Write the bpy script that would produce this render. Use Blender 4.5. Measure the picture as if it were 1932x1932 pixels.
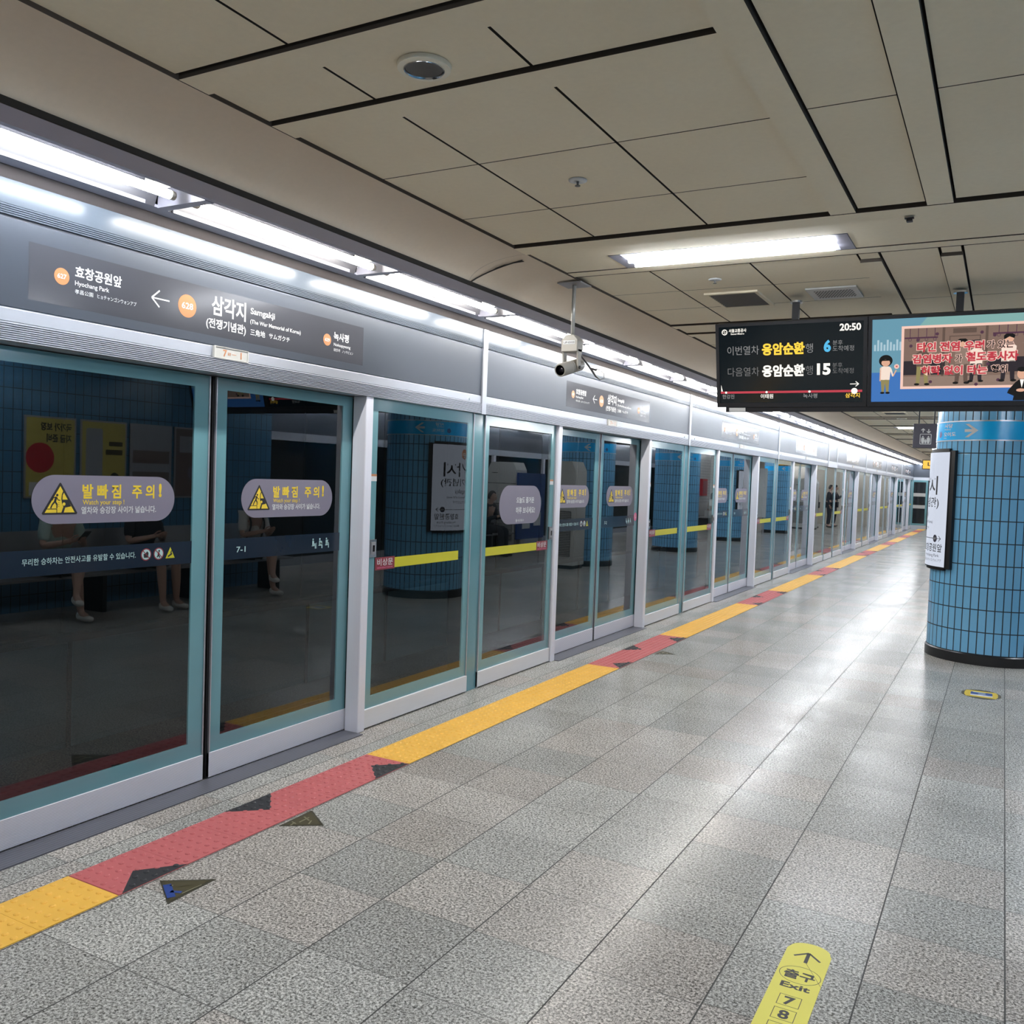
import bpy, math, random
from mathutils import Vector, Matrix

random.seed(7)
PI = math.pi
scene = bpy.context.scene
for o in list(bpy.data.objects):
    bpy.data.objects.remove(o)
COL = scene.collection

# ------------------------------------------------------------------ camera, world, exposure
F_PX = 1689.66
yaw, pitch, roll = math.radians(28.7355), math.radians(-2.2813), math.radians(2.0362)
fw = Vector((-math.sin(yaw), math.cos(yaw), 0)); rt = Vector((math.cos(yaw), math.sin(yaw), 0)); up = Vector((0, 0, 1))
f2 = math.cos(pitch) * fw + math.sin(pitch) * up
u2 = math.cos(pitch) * up - math.sin(pitch) * fw
r3 = math.cos(roll) * rt + math.sin(roll) * u2
u3 = math.cos(roll) * u2 - math.sin(roll) * rt
cam_d = bpy.data.cameras.new('camera')
cam_d.sensor_width = 36.0
cam_d.sensor_fit = 'HORIZONTAL'
cam_d.lens = F_PX / 1932.0 * 36.0
cam_d.clip_start, cam_d.clip_end = 0.05, 200
cam = bpy.data.objects.new('camera', cam_d)
COL.objects.link(cam)
cam.matrix_world = Matrix(((r3.x, u3.x, -f2.x, 0.0), (r3.y, u3.y, -f2.y, 0.0), (r3.z, u3.z, -f2.z, 1.6), (0, 0, 0, 1)))
scene.camera = cam

w = bpy.data.worlds.new('world'); scene.world = w; w.use_nodes = True
w.node_tree.nodes['Background'].inputs[0].default_value = (0.02, 0.022, 0.025, 1)
w.node_tree.nodes['Background'].inputs[1].default_value = 0.3

scene.view_settings.view_transform = 'Standard'
scene.view_settings.look = 'None'
scene.view_settings.exposure = 2.7
scene.view_settings.gamma = 1.0
scene.view_settings.use_curve_mapping = False
scene.cycles.max_bounces = 8
scene.cycles.diffuse_bounces = 4
scene.cycles.glossy_bounces = 4
scene.cycles.transmission_bounces = 2
scene.cycles.transparent_max_bounces = 10
scene.cycles.sample_clamp_indirect = 6.0
scene.cycles.caustics_reflective = False
scene.cycles.caustics_refractive = False
scene.cycles.use_denoising = True

TUBE_EDGE = 16.0      # emission of the fluorescent tubes above the screen doors
TUBE_CEIL = 9.5      # emission of the ceiling tubes


# ------------------------------------------------------------------ materials
def lin(c):
    c /= 255.0
    return c / 12.92 if c <= 0.04045 else ((c + 0.055) / 1.055) ** 2.4


def rgb(r, g, b):
    return (lin(r), lin(g), lin(b), 1.0)


class NT:
    def __init__(s, name):
        s.m = bpy.data.materials.new(name)
        s.m.use_nodes = True
        s.t = s.m.node_tree
        s.b = s.t.nodes['Principled BSDF']
        s.out = s.t.nodes['Material Output']

    def n(s, kind, **kw):
        nd = s.t.nodes.new('ShaderNode' + kind)
        for k, v in kw.items():
            if k.startswith('i_'):
                nd.inputs[k[2:].replace('_', ' ')].default_value = v
            else:
                setattr(nd, k, v)
        return nd

    def l(s, a, b):
        s.t.links.new(a, b)

    def math(s, op, a, b=None, c=None):
        nd = s.n('Math', operation=op)
        for i, v in enumerate((a, b, c)):
            if v is None:
                continue
            if isinstance(v, (int, float)):
                nd.inputs[i].default_value = v
            else:
                s.l(v, nd.inputs[i])
        return nd.outputs[0]

    def ramp(s, fac, stops):
        nd = s.n('ValToRGB')
        el = nd.color_ramp.elements
        while len(el) < len(stops):
            el.new(0.5)
        for e, (p, c) in zip(el, stops):
            e.position = p
            e.color = c if len(c) == 4 else (*c, 1)
        s.l(fac, nd.inputs[0])
        return nd.outputs[0]

    def mix(s, fac, a, b, blend='MIX'):
        nd = s.n('Mix', data_type='RGBA', blend_type=blend)
        for sock, v in ((nd.inputs[0], fac), (nd.inputs[6], a), (nd.inputs[7], b)):
            if isinstance(v, (int, float, tuple)):
                sock.default_value = v
            else:
                s.l(v, sock)
        return nd.outputs[2]

    def noise(s, vec, scale, detail=4, rough=0.55):
        nd = s.n('TexNoise', i_Scale=scale, i_Detail=detail, i_Roughness=rough)
        if vec is not None:
            s.l(vec, nd.inputs['Vector'])
        return nd.outputs[0]

    def bump(s, h, strength=0.2, dist=0.002):
        nd = s.n('Bump', i_Strength=strength, i_Distance=dist)
        s.l(h, nd.inputs['Height'])
        s.l(nd.outputs[0], s.b.inputs['Normal'])


def simple(name, col, rough=0.5, metal=0.0, spec=0.5, var=0.06, scale=6.0, coat=0.0):
    t = NT(name)
    pos = t.n('NewGeometry').outputs['Position']
    nz = t.noise(pos, scale)
    c = t.mix(nz, tuple(min(1, x * (1 - var)) for x in col[:3]) + (1,), tuple(min(1, x * (1 + var)) for x in col[:3]) + (1,))
    t.l(c, t.b.inputs['Base Color'])
    t.b.inputs['Roughness'].default_value = rough
    t.b.inputs['Metallic'].default_value = metal
    t.b.inputs['Specular IOR Level'].default_value = spec
    t.b.inputs['Coat Weight'].default_value = coat
    return t.m


def emis(name, col, strength, rough=0.2):
    t = NT(name)
    t.b.inputs['Base Color'].default_value = (0.004, 0.004, 0.004, 1)
    t.b.inputs['Roughness'].default_value = rough
    t.b.inputs['Emission Color'].default_value = col
    t.b.inputs['Emission Strength'].default_value = strength
    return t.m


def brushed(name, col, rough=0.32, metal=0.85, along='Y', streak=0.05):
    """aluminium or steel sheet with a fine brushed grain running along one axis"""
    t = NT(name)
    pos = t.n('NewGeometry').outputs['Position']
    mp = t.n('Mapping')
    mp.inputs['Scale'].default_value = (90, 1.5, 90) if along == 'Y' else (90, 90, 1.5)
    t.l(pos, mp.inputs['Vector'])
    nz = t.noise(mp.outputs[0], 3.0, 3)
    big = t.noise(pos, 1.3, 2)
    c = t.mix(nz, tuple(x * (1 - streak) for x in col[:3]) + (1,), tuple(min(1, x * (1 + streak)) for x in col[:3]) + (1,))
    t.l(c, t.b.inputs['Base Color'])
    r = t.math('ADD', t.math('MULTIPLY', nz, 0.10), rough - 0.08)
    r = t.math('ADD', r, t.math('MULTIPLY', big, 0.06))
    t.l(r, t.b.inputs['Roughness'])
    t.b.inputs['Metallic'].default_value = metal
    return t.m


def granite():
    t = NT('granite_tiles')
    pos = t.n('NewGeometry').outputs['Position']
    sx = t.n('SeparateXYZ'); t.l(pos, sx.inputs[0])
    x, y = sx.outputs[0], sx.outputs[1]
    u = t.math('DIVIDE', t.math('ADD', x, 2.375 + 0.4095 * 40), 0.4095)
    row = t.math('FLOOR', u); fu = t.math('FRACT', u)
    wn = t.n('TexWhiteNoise', noise_dimensions='1D'); t.l(row, wn.inputs['W'])
    off = t.math('MULTIPLY', wn.outputs['Value'], 0.08)
    v = t.math('ADD', t.math('DIVIDE', t.math('ADD', y, 40 * 0.4066 - 1.872), 0.4066), off)
    colm = t.math('FLOOR', v); fv = t.math('FRACT', v)
    du = t.math('MULTIPLY', t.math('MINIMUM', fu, t.math('SUBTRACT', 1.0, fu)), 0.4095)
    dv = t.math('MULTIPLY', t.math('MINIMUM', fv, t.math('SUBTRACT', 1.0, fv)), 0.4066)
    j1 = t.math('LESS_THAN', du, 0.0026); j2 = t.math('LESS_THAN', dv, 0.0019)
    joint = t.math('MAXIMUM', j1, t.math('MULTIPLY', j2, 0.8))
    cmb = t.n('CombineXYZ'); t.l(row, cmb.inputs[0]); t.l(colm, cmb.inputs[1])
    wt = t.n('TexWhiteNoise', noise_dimensions='2D'); t.l(cmb.outputs[0], wt.inputs['Vector'])
    tone = wt.outputs['Value']
    # crystals: light feldspar, mid grey quartz, dark mica
    n1 = t.noise(pos, 105, 3, 0.6)
    n2 = t.noise(pos, 230, 2, 0.6)
    vo = t.n('TexVoronoi', i_Scale=170.0); t.l(pos, vo.inputs['Vector'])
    sp = t.math('ADD', t.math('MULTIPLY', n1, 0.62), t.math('MULTIPLY', n2, 0.38))
    sp = t.math('ADD', sp, t.math('MULTIPLY', t.math('SUBTRACT', vo.outputs['Color'], 0.5), 0.10))
    c = t.ramp(sp, [(0.38, (0.070, 0.070, 0.064)), (0.455, (0.25, 0.247, 0.230)), (0.53, (0.455, 0.450, 0.422)), (0.60, (0.70, 0.69, 0.655))])
    big = t.noise(pos, 1.7, 3)
    shade = t.math('ADD', t.math('MULTIPLY', tone, 0.20), 0.80)
    shade = t.math('MULTIPLY', shade, t.math('ADD', t.math('MULTIPLY', big, 0.5), 0.74))
    sh3 = t.n('CombineXYZ')
    pink = t.math('MULTIPLY', t.math('GREATER_THAN', wt.outputs['Color'], 0.62), 0.05)
    t.l(t.math('ADD', shade, pink), sh3.inputs[0]); t.l(shade, sh3.inputs[1]); t.l(t.math('SUBTRACT', shade, t.math('MULTIPLY', pink, 0.3)), sh3.inputs[2])
    c = t.mix(1.0, c, sh3.outputs[0], 'MULTIPLY')
    c = t.mix(joint, c, (0.06, 0.06, 0.058, 1))
    t.l(c, t.b.inputs['Base Color'])
    wear = t.noise(pos, 2.6, 4)
    r = t.math('ADD', t.math('MULTIPLY', wear, 0.22), 0.10)
    r = t.math('ADD', r, t.math('MULTIPLY', joint, 0.4))
    t.l(r, t.b.inputs['Roughness'])
    t.b.inputs['Specular IOR Level'].default_value = 0.09
    h = t.math('SUBTRACT', t.math('MULTIPLY', big, 0.3), joint)
    t.bump(h, 0.25, 0.0012)
    return t.m


def tiles(name, c1, c2, grout, mode, tw, th, zoff=0.095, gw=0.0046, rough=0.16):
    """glazed tile: mode 'round' wraps round the object's own axis, 'x'/'y' run along a wall"""
    t = NT(name)
    tc = t.n('TexCoord').outputs['Object'] if mode == 'round' else t.n('NewGeometry').outputs['Position']
    sx = t.n('SeparateXYZ'); t.l(tc, sx.inputs[0])
    if mode == 'round':
        u = t.math('MULTIPLY', t.math('ADD', t.math('ARCTAN2', sx.outputs[1], sx.outputs[0]), PI), 48 / (2 * PI))
    else:
        u = t.math('DIVIDE', t.math('ADD', sx.outputs[0 if mode == 'x' else 1], 50), tw)
    v = t.math('DIVIDE', t.math('ADD', sx.outputs[2], 2.07 - zoff), th)
    iu, fu, iv, fv = t.math('FLOOR', u), t.math('FRACT', u), t.math('FLOOR', v), t.math('FRACT', v)
    du = t.math('MULTIPLY', t.math('MINIMUM', fu, t.math('SUBTRACT', 1.0, fu)), tw)
    dv = t.math('MULTIPLY', t.math('MINIMUM', fv, t.math('SUBTRACT', 1.0, fv)), th)
    d = t.math('MINIMUM', du, dv)
    g = t.math('LESS_THAN', d, gw)
    cm = t.n('CombineXYZ'); t.l(iu, cm.inputs[0]); t.l(iv, cm.inputs[1])
    wn = t.n('TexWhiteNoise', noise_dimensions='2D'); t.l(cm.outputs[0], wn.inputs['Vector'])
    mot = t.noise(tc, 9, 4)
    f = t.math('ADD', t.math('MULTIPLY', wn.outputs['Value'], 0.5), t.math('MULTIPLY', mot, 0.5))
    c = t.mix(f, c1, c2)
    c = t.mix(g, c, grout)
    t.l(c, t.b.inputs['Base Color'])
    t.l(t.math('ADD', t.math('MULTIPLY', g, 0.5), rough), t.b.inputs['Roughness'])
    hh = t.math('MINIMUM', t.math('DIVIDE', d, gw * 1.8), 1.0)
    hh = t.math('ADD', hh, t.math('MULTIPLY', wn.outputs['Value'], 0.25))
    t.bump(hh, 0.5, 0.002)
    return t.m


def glass(name, tint, r0=0.085):
    """thin pane: tinted see-through plus a mirror reflection that grows towards grazing angles"""
    t = NT(name)
    t.t.nodes.remove(t.b)
    geo = t.n('NewGeometry')
    dot = t.n('VectorMath', operation='DOT_PRODUCT')
    t.l(geo.outputs['Normal'], dot.inputs[0]); t.l(geo.outputs['Incoming'], dot.inputs[1])
    c = t.math('ABSOLUTE', dot.outputs['Value'])
    f = t.math('POWER', t.math('SUBTRACT', 1.0, c), 4.3)
    f = t.math('ADD', t.math('MULTIPLY', f, 1 - r0), r0)
    f = t.math('MULTIPLY', f, t.math('SUBTRACT', 1.0, geo.outputs['Backfacing']))
    tr = t.n('BsdfTransparent'); tr.inputs[0].default_value = tint
    gl = t.n('BsdfGlossy'); gl.inputs['Roughness'].default_value = 0.0; gl.inputs['Color'].default_value = (0.92, 0.97, 1.0, 1)
    mx = t.n('MixShader')
    t.l(f, mx.inputs[0]); t.l(tr.outputs[0], mx.inputs[1]); t.l(gl.outputs[0], mx.inputs[2])
    t.l(mx.outputs[0], t.out.inputs['Surface'])
    return t.m


def board(name, c1, c2, rough=0.8):
    t = NT(name)
    pos = t.n('NewGeometry').outputs['Position']
    a = t.noise(pos, 1.1, 4); b = t.noise(pos, 40, 3)
    c = t.mix(a, c1, c2)
    c = t.mix(t.math('MULTIPLY', b, 0.18), c, tuple(x * 0.6 for x in c1[:3]) + (1,))
    t.l(c, t.b.inputs['Base Color'])
    t.b.inputs['Roughness'].default_value = rough
    t.bump(b, 0.08, 0.002)
    return t.m


def ribbed(name, col, freq, rough=0.35, metal=0.8, axis=2):
    """aluminium extrusion with fine grooves across one axis"""
    t = NT(name)
    pos = t.n('NewGeometry').outputs['Position']
    sx = t.n('SeparateXYZ'); t.l(pos, sx.inputs[0])
    s = t.math('SINE', t.math('MULTIPLY', sx.outputs[axis], freq * 2 * PI))
    s = t.math('ADD', t.math('MULTIPLY', s, 0.5), 0.5)
    c = t.mix(s, tuple(x * 0.72 for x in col[:3]) + (1,), col)
    t.l(c, t.b.inputs['Base Color'])
    t.b.inputs['Roughness'].default_value = rough
    t.b.inputs['Metallic'].default_value = metal
    t.bump(s, 0.35, 0.001)
    return t.m


M = {}
M['granite'] = granite()
M['ceiling'] = board('ceiling_board', (0.84, 0.73, 0.54, 1), (0.98, 0.91, 0.72, 1))
M['cove'] = board('cove_plaster', (0.72, 0.61, 0.475, 1), (0.82, 0.71, 0.575, 1), 0.75)
M['edge_shade'] = simple('shaded_board_edge', (0.055, 0.043, 0.033, 1), 0.9)  # dark brown on board side faces, painting in the shade of steps and joints
M['void'] = simple('dark_void', (0.02, 0.018, 0.016, 1), 0.9)
M['alu'] = brushed('satin_aluminium', (0.46, 0.48, 0.53, 1), 0.38, 0.7)
M['alu_post'] = brushed('post_aluminium', (0.76, 0.77, 0.85, 1), 0.42, 0.15, 'Z', 0.03)
M['steel'] = brushed('header_steel', (0.082, 0.100, 0.125, 1), 0.19, 0.0, 'Y', 0.03)
M['steel'].node_tree.nodes['Principled BSDF'].inputs['Specular IOR Level'].default_value = 0.16
M['sign_grey'] = brushed('grey_sign_panel', (0.054, 0.065, 0.086, 1), 0.37, 0.3, 'Y', 0.04)
M['overlay'] = simple('sign_film', (0.060, 0.063, 0.075, 1), 0.16, 0.0, 0.20, 0.03)
M['kick'] = ribbed('kick_plate', (0.84, 0.84, 0.92, 1), 150, 0.42, 0.15)
M['kick_plain'] = brushed('kick_plate_plain', (0.74, 0.75, 0.78, 1), 0.42, 0.2)
M['sill'] = ribbed('ribbed_sill', (0.17, 0.175, 0.21, 1), 52, 0.45, 0.4, 0)
M['lamp_grey'] = simple('lamp_housing_grey', (0.30, 0.30, 0.36, 1), 0.42, 0.4)
M['lamp_lip'] = simple('lamp_housing_lip', (0.13, 0.115, 0.115, 1), 0.5, 0.2)
M['lamp_refl'] = simple('lamp_reflector', (0.040, 0.040, 0.046, 1), 0.4, 0.0)
M['lamp_white'] = simple('lamp_tray_white', (0.22, 0.23, 0.26, 1), 0.4, 0.0)
M['tube_w'] = emis('tube_glow_cool', (0.93, 0.96, 1.0, 1), TUBE_EDGE)
M['tube_warm'] = emis('tube_glow_warm', (1.0, 0.96, 0.90, 1), TUBE_EDGE)
M['tube_c'] = emis('ceiling_tube_glow', (0.90, 0.94, 1.0, 1), TUBE_CEIL)
M['tube_far'] = emis('far_side_tube_glow', (0.90, 0.94, 1.0, 1), TUBE_CEIL * 2.2)
M['cap'] = simple('tube_cap_metal', (0.5, 0.46, 0.40, 1), 0.4, 0.7)
M['rim_cream'] = simple('cream_rim', (0.86, 0.82, 0.68, 1), 0.5)
M['holder'] = simple('lamp_holder_cream', (0.62, 0.60, 0.48, 1), 0.5)
M['glass_door'] = glass('door_glass', (0.74, 0.80, 0.80, 1))
M['glass_fix'] = glass('screen_glass', (0.76, 0.82, 0.82, 1))
M['frit'] = simple('teal_glass_border', (0.150, 0.325, 0.365, 1), 0.12, 0.0, 0.6, 0.12, 2.0)
M['frit_dark'] = simple('teal_glass_column', (0.12, 0.28, 0.33, 1), 0.10, 0.0, 0.6, 0.12, 2.0)
M['rubber'] = simple('black_rubber', (0.004, 0.004, 0.005, 1), 0.6)
M['black'] = simple('black_metal', (0.006, 0.006, 0.008, 1), 0.45)
M['navy'] = simple('navy_band', (0.010, 0.020, 0.036, 1), 0.14, 0, 0.6)
M['sticker'] = simple('grey_violet_sticker', (0.205, 0.190, 0.25, 1), 0.5, 0, 0.3)
M['yel'] = simple('sticker_yellow', (0.80, 0.58, 0.03, 1), 0.5)
M['white'] = simple('white_print', (0.62, 0.64, 0.65, 1), 0.5)
M['teal_print'] = simple('pale_teal_print', (0.42, 0.62, 0.62, 1), 0.5)
M['blk'] = simple('black_print', (0.012, 0.012, 0.015, 1), 0.5)
M['orange'] = simple('line_orange', (0.50, 0.20, 0.08, 1), 0.4)
M['redlab'] = simple('dark_red_label', (0.22, 0.02, 0.035, 1), 0.4)
M['greenyel'] = simple('yellow_green_bar', (0.55, 0.52, 0.015, 1), 0.4)
M['red'] = simple('red_print', (0.45, 0.02, 0.03, 1), 0.5)
M['pink'] = simple('pink_print', (0.75, 0.16, 0.32, 1), 0.5)
M['tact_y'] = simple('tactile_yellow', (0.85, 0.49, 0.085, 1), 0.45, 0, 0.4, 0.10, 5)
M['tact_r'] = simple('tactile_red', (0.52, 0.135, 0.14, 1), 0.5, 0, 0.4, 0.10, 5)
M['tact_k'] = simple('tactile_charcoal', (0.030, 0.031, 0.036, 1), 0.55, 0, 0.4, 0.12, 8)
M['brass'] = simple('worn_brass_sticker', (0.060, 0.054, 0.036, 1), 0.35, 0.2, 0.5, 0.5, 40)
M['blue_print'] = simple('blue_print', (0.025, 0.06, 0.26, 1), 0.4)
M['silver_print'] = simple('silver_print', (0.30, 0.28, 0.18, 1), 0.3, 0.4)
M['lemon'] = simple('lemon_vinyl', (0.72, 0.66, 0.10, 1), 0.45, 0, 0.4, 0.05)
M['floor_yel'] = simple('yellow_vinyl', (0.62, 0.46, 0.02, 1), 0.45)
M['olive'] = simple('olive_vinyl', (0.060, 0.050, 0.020, 1), 0.5)
M['pillar'] = tiles('blue_pillar_tile', (0.155, 0.43, 0.70, 1), (0.20, 0.49, 0.76, 1), (0.012, 0.02, 0.032, 1), 'round', 0.0687, 0.2075)
M['wall_tile'] = tiles('blue_wall_tile', (0.06, 0.19, 0.33, 1), (0.10, 0.25, 0.40, 1), (0.012, 0.02, 0.032, 1), 'y', 0.10, 0.215)
M['band_blue'] = simple('sky_blue_band', (0.01, 0.46, 0.98, 1), 0.22, 0, 0.5, 0.08, 3)
M['band_pale'] = simple('pale_silver_rim', (0.45, 0.50, 0.55, 1), 0.3, 0.5)
M['base_dark'] = simple('charcoal_plinth', (0.014, 0.014, 0.016, 1), 0.3)
M['cctv'] = simple('warm_grey_paint', (0.30, 0.285, 0.255, 1), 0.4, 0.1)
M['chrome'] = simple('bright_steel', (0.7, 0.7, 0.7, 1), 0.18, 1.0)
M['pole_grey'] = simple('pole_grey', (0.36, 0.36, 0.34, 1), 0.35, 0.3)
M['lens'] = simple('dark_lens', (0.012, 0.010, 0.014, 1), 0.08, 0, 0.6)
M['cable'] = simple('black_cable', (0.012, 0.012, 0.013, 1), 0.5)
M['signlight'] = emis('lit_sign_face', (0.80, 0.86, 1.0, 1), 0.12)
M['exit_y'] = emis('lit_yellow_face', (1.0, 0.55, 0.03, 1), 0.16)
M['sign_dark'] = simple('violet_grey_sign', (0.045, 0.042, 0.065, 1), 0.4)
M['tunnel'] = simple('tunnel_wall_panel', (0.050, 0.078, 0.092, 1), 0.6, 0, 0.4, 0.2, 2)
M['tunnel_dark'] = simple('tunnel_soot', (0.02, 0.02, 0.022, 1), 0.8, 0, 0.3, 0.3, 2)
M['wall_beige'] = simple('beige_wall', (0.45, 0.41, 0.35, 1), 0.7)
M['wall_white'] = tiles('white_wall_tile', (0.5, 0.5, 0.5, 1), (0.6, 0.6, 0.6, 1), (0.12, 0.12, 0.12, 1), 'y', 0.2, 0.1)
M['scr_dark'] = simple('dark_screen_glass', (0.012, 0.015, 0.018, 1), 0.06, 0, 0.6)
M['off_white'] = simple('off_white_casing', (0.50, 0.50, 0.48, 1), 0.4)
M['grille'] = simple('grey_grille', (0.12, 0.12, 0.12, 1), 0.5)
M['blueboard'] = simple('deep_blue_board', (0.015, 0.05, 0.19, 1), 0.4)
M['seat'] = simple('bench_steel', (0.35, 0.35, 0.36, 1), 0.35, 0.6)
M['skin'] = simple('skin', (0.46, 0.29, 0.22, 1), 0.5)
M['hair'] = simple('black_hair', (0.012, 0.010, 0.010, 1), 0.4)


# ------------------------------------------------------------------ geometry helpers
class MB:
    def __init__(s):
        s.v, s.f, s.mi, s.mats = [], [], [], []

    def mat(s, m):
        if m not in s.mats:
            s.mats.append(m)
        return s.mats.index(m)

    def add(s, vs, fs, m):
        k = len(s.v); i = s.mat(m)
        s.v += [tuple(p) for p in vs]
        for f in fs:
            s.f.append([k + a for a in f]); s.mi.append(i)
        return s

    def box(s, x0, x1, y0, y1, z0, z1, m):
        vs = [(x, y, z) for z in (z0, z1) for y in (y0, y1) for x in (x0, x1)]
        return s.add(vs, [(0, 2, 3, 1), (4, 5, 7, 6), (0, 1, 5, 4), (2, 6, 7, 3), (0, 4, 6, 2), (1, 3, 7, 5)], m)

    def quad(s, a, b, c, d, m):
        return s.add([a, b, c, d], [(0, 1, 2, 3)], m)

    def prism(s, prof, axis, a0, a1, m, cap=True):
        """prof: 2D outline; axis 'y': (x,z) pulled along y, 'x': (y,z) along x, 'z': (x,y) along z"""
        def P(p, a):
            return (p[0], a, p[1]) if axis == 'y' else ((a, p[0], p[1]) if axis == 'x' else (p[0], p[1], a))
        n = len(prof)
        vs = [P(p, a0) for p in prof] + [P(p, a1) for p in prof]
        fs = [(i, (i + 1) % n, n + (i + 1) % n, n + i) for i in range(n)]
        if cap:
            fs += [tuple(range(n))[::-1], tuple(range(n, 2 * n))]
        return s.add(vs, fs, m)

    def sheet(s, prof, a0, a1, m):
        """open (x,z) line pulled along y: a single surface"""
        n = len(prof)
        vs = [(p[0], a0, p[1]) for p in prof] + [(p[0], a1, p[1]) for p in prof]
        return s.add(vs, [(i, i + 1, n + i + 1, n + i) for i in range(n - 1)], m)

    def tube(s, path, r, m, seg=8, cap=True):
        path = [Vector(p) for p in path]
        rs = r if isinstance(r, (list, tuple)) else [r] * len(path)
        vs, fs = [], []
        prev = None
        for i, p in enumerate(path):
            d = (path[min(i + 1, len(path) - 1)] - path[max(i - 1, 0)]).normalized()
            if prev is None:
                a = d.orthogonal().normalized()
            else:
                a = (prev - d * prev.dot(d)).normalized()
            prev = a
            b = d.cross(a)
            for k in range(seg):
                t = 2 * PI * k / seg
                vs.append(p + (a * math.cos(t) + b * math.sin(t)) * rs[i])
        for i in range(len(path) - 1):
            for k in range(seg):
                fs.append((i * seg + k, i * seg + (k + 1) % seg, (i + 1) * seg + (k + 1) % seg, (i + 1) * seg + k))
        if cap:
            fs += [tuple(range(seg))[::-1], tuple(range((len(path) - 1) * seg, len(path) * seg))]
        return s.add(vs, fs, m)

    def lathe(s, prof, m, seg=32, a0=0.0, a1=2 * PI, c=(0, 0, 0), close=True):
        """prof: (r, z) pairs turned round z"""
        full = abs(a1 - a0 - 2 * PI) < 1e-6
        na = seg if full else seg + 1
        vs, fs = [], []
        for i in range(na):
            t = a0 + (a1 - a0) * i / seg
            for r, z in prof:
                vs.append((c[0] + r * math.cos(t), c[1] + r * math.sin(t), c[2] + z))
        n = len(prof)
        for i in range(seg):
            j = (i + 1) % na
            for k in range(n - 1):
                fs.append((i * n + k, j * n + k, j * n + k + 1, i * n + k + 1))
        if not full and close:
            fs += [tuple(range(n)), tuple(range((na - 1) * n, na * n))[::-1]]
        return s.add(vs, fs, m)

    def ball(s, c, r, m, seg=12, rings=8):
        rx, ry, rz = r if isinstance(r, tuple) else (r, r, r)
        vs, fs = [], []
        for i in range(rings + 1):
            p = PI * i / rings
            for k in range(seg):
                t = 2 * PI * k / seg
                vs.append((c[0] + rx * math.sin(p) * math.cos(t), c[1] + ry * math.sin(p) * math.sin(t), c[2] + rz * math.cos(p)))
        for i in range(rings):
            for k in range(seg):
                fs.append((i * seg + k, (i + 1) * seg + k, (i + 1) * seg + (k + 1) % seg, i * seg + (k + 1) % seg))
        return s.add(vs, fs, m)

    def build(s, name, parent=None, smooth=False, bevel=0.0):
        me = bpy.data.meshes.new(name)
        me.from_pydata(s.v, [], s.f)
        for m in s.mats:
            me.materials.append(M[m])
        me.polygons.foreach_set('material_index', s.mi)
        if smooth:
            me.polygons.foreach_set('use_smooth', [True] * len(me.polygons))
        me.update()
        o = bpy.data.objects.new(name, me)
        COL.objects.link(o)
        if parent is not None:
            o.parent = parent
        if smooth == 'auto':
            try:
                me.set_sharp_from_angle(angle=math.radians(40))
            except Exception:
                pass
        if bevel:
            b = o.modifiers.new('edge', 'BEVEL'); b.width = bevel; b.segments = 2; b.limit_method = 'ANGLE'
        return o


def tag(o, label, cat, group=None, kind=None):
    o['label'] = label; o['category'] = cat
    if group:
        o['group'] = group
    if kind:
        o['kind'] = kind
    return o


def empty(name, loc, label, cat, group=None, kind=None, rotz=0.0):
    o = bpy.data.objects.new(name, None)
    o.empty_display_size = 0.1
    COL.objects.link(o)
    o.location = loc
    o.rotation_euler = (0, 0, rotz)
    return tag(o, label, cat, group, kind)


def struct(o, label=None, cat=None):
    o['kind'] = 'structure'
    if label:
        o['label'] = label; o['category'] = cat
    return o


def dup(root, loc, label, group=None, only=None):
    r = root.copy(); COL.objects.link(r); r.location = loc; r['label'] = label
    if group:
        r['group'] = group
    for ch in list(root.children):
        c = ch.copy(); COL.objects.link(c); c.parent = r
        for g in list(ch.children):
            d = g.copy(); COL.objects.link(d); d.parent = c
    return r


_tcache = {}


def text_mesh(body, bold=0.0, res=3):
    key = (body, bold, res)
    if key not in _tcache:
        cu = bpy.data.curves.new('lettering', 'FONT')
        cu.body = body; cu.size = 1.0; cu.offset = bold; cu.resolution_u = res
        ob = bpy.data.objects.new('lettering', cu)
        me = ob.to_mesh()
        vs = [(v.co.x, v.co.y) for v in me.vertices]
        fs = [tuple(p.vertices) for p in me.polygons]
        ob.to_mesh_clear()
        bpy.data.objects.remove(ob); bpy.data.curves.remove(cu)
        _tcache[key] = (vs, fs)
    return _tcache[key]


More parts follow.
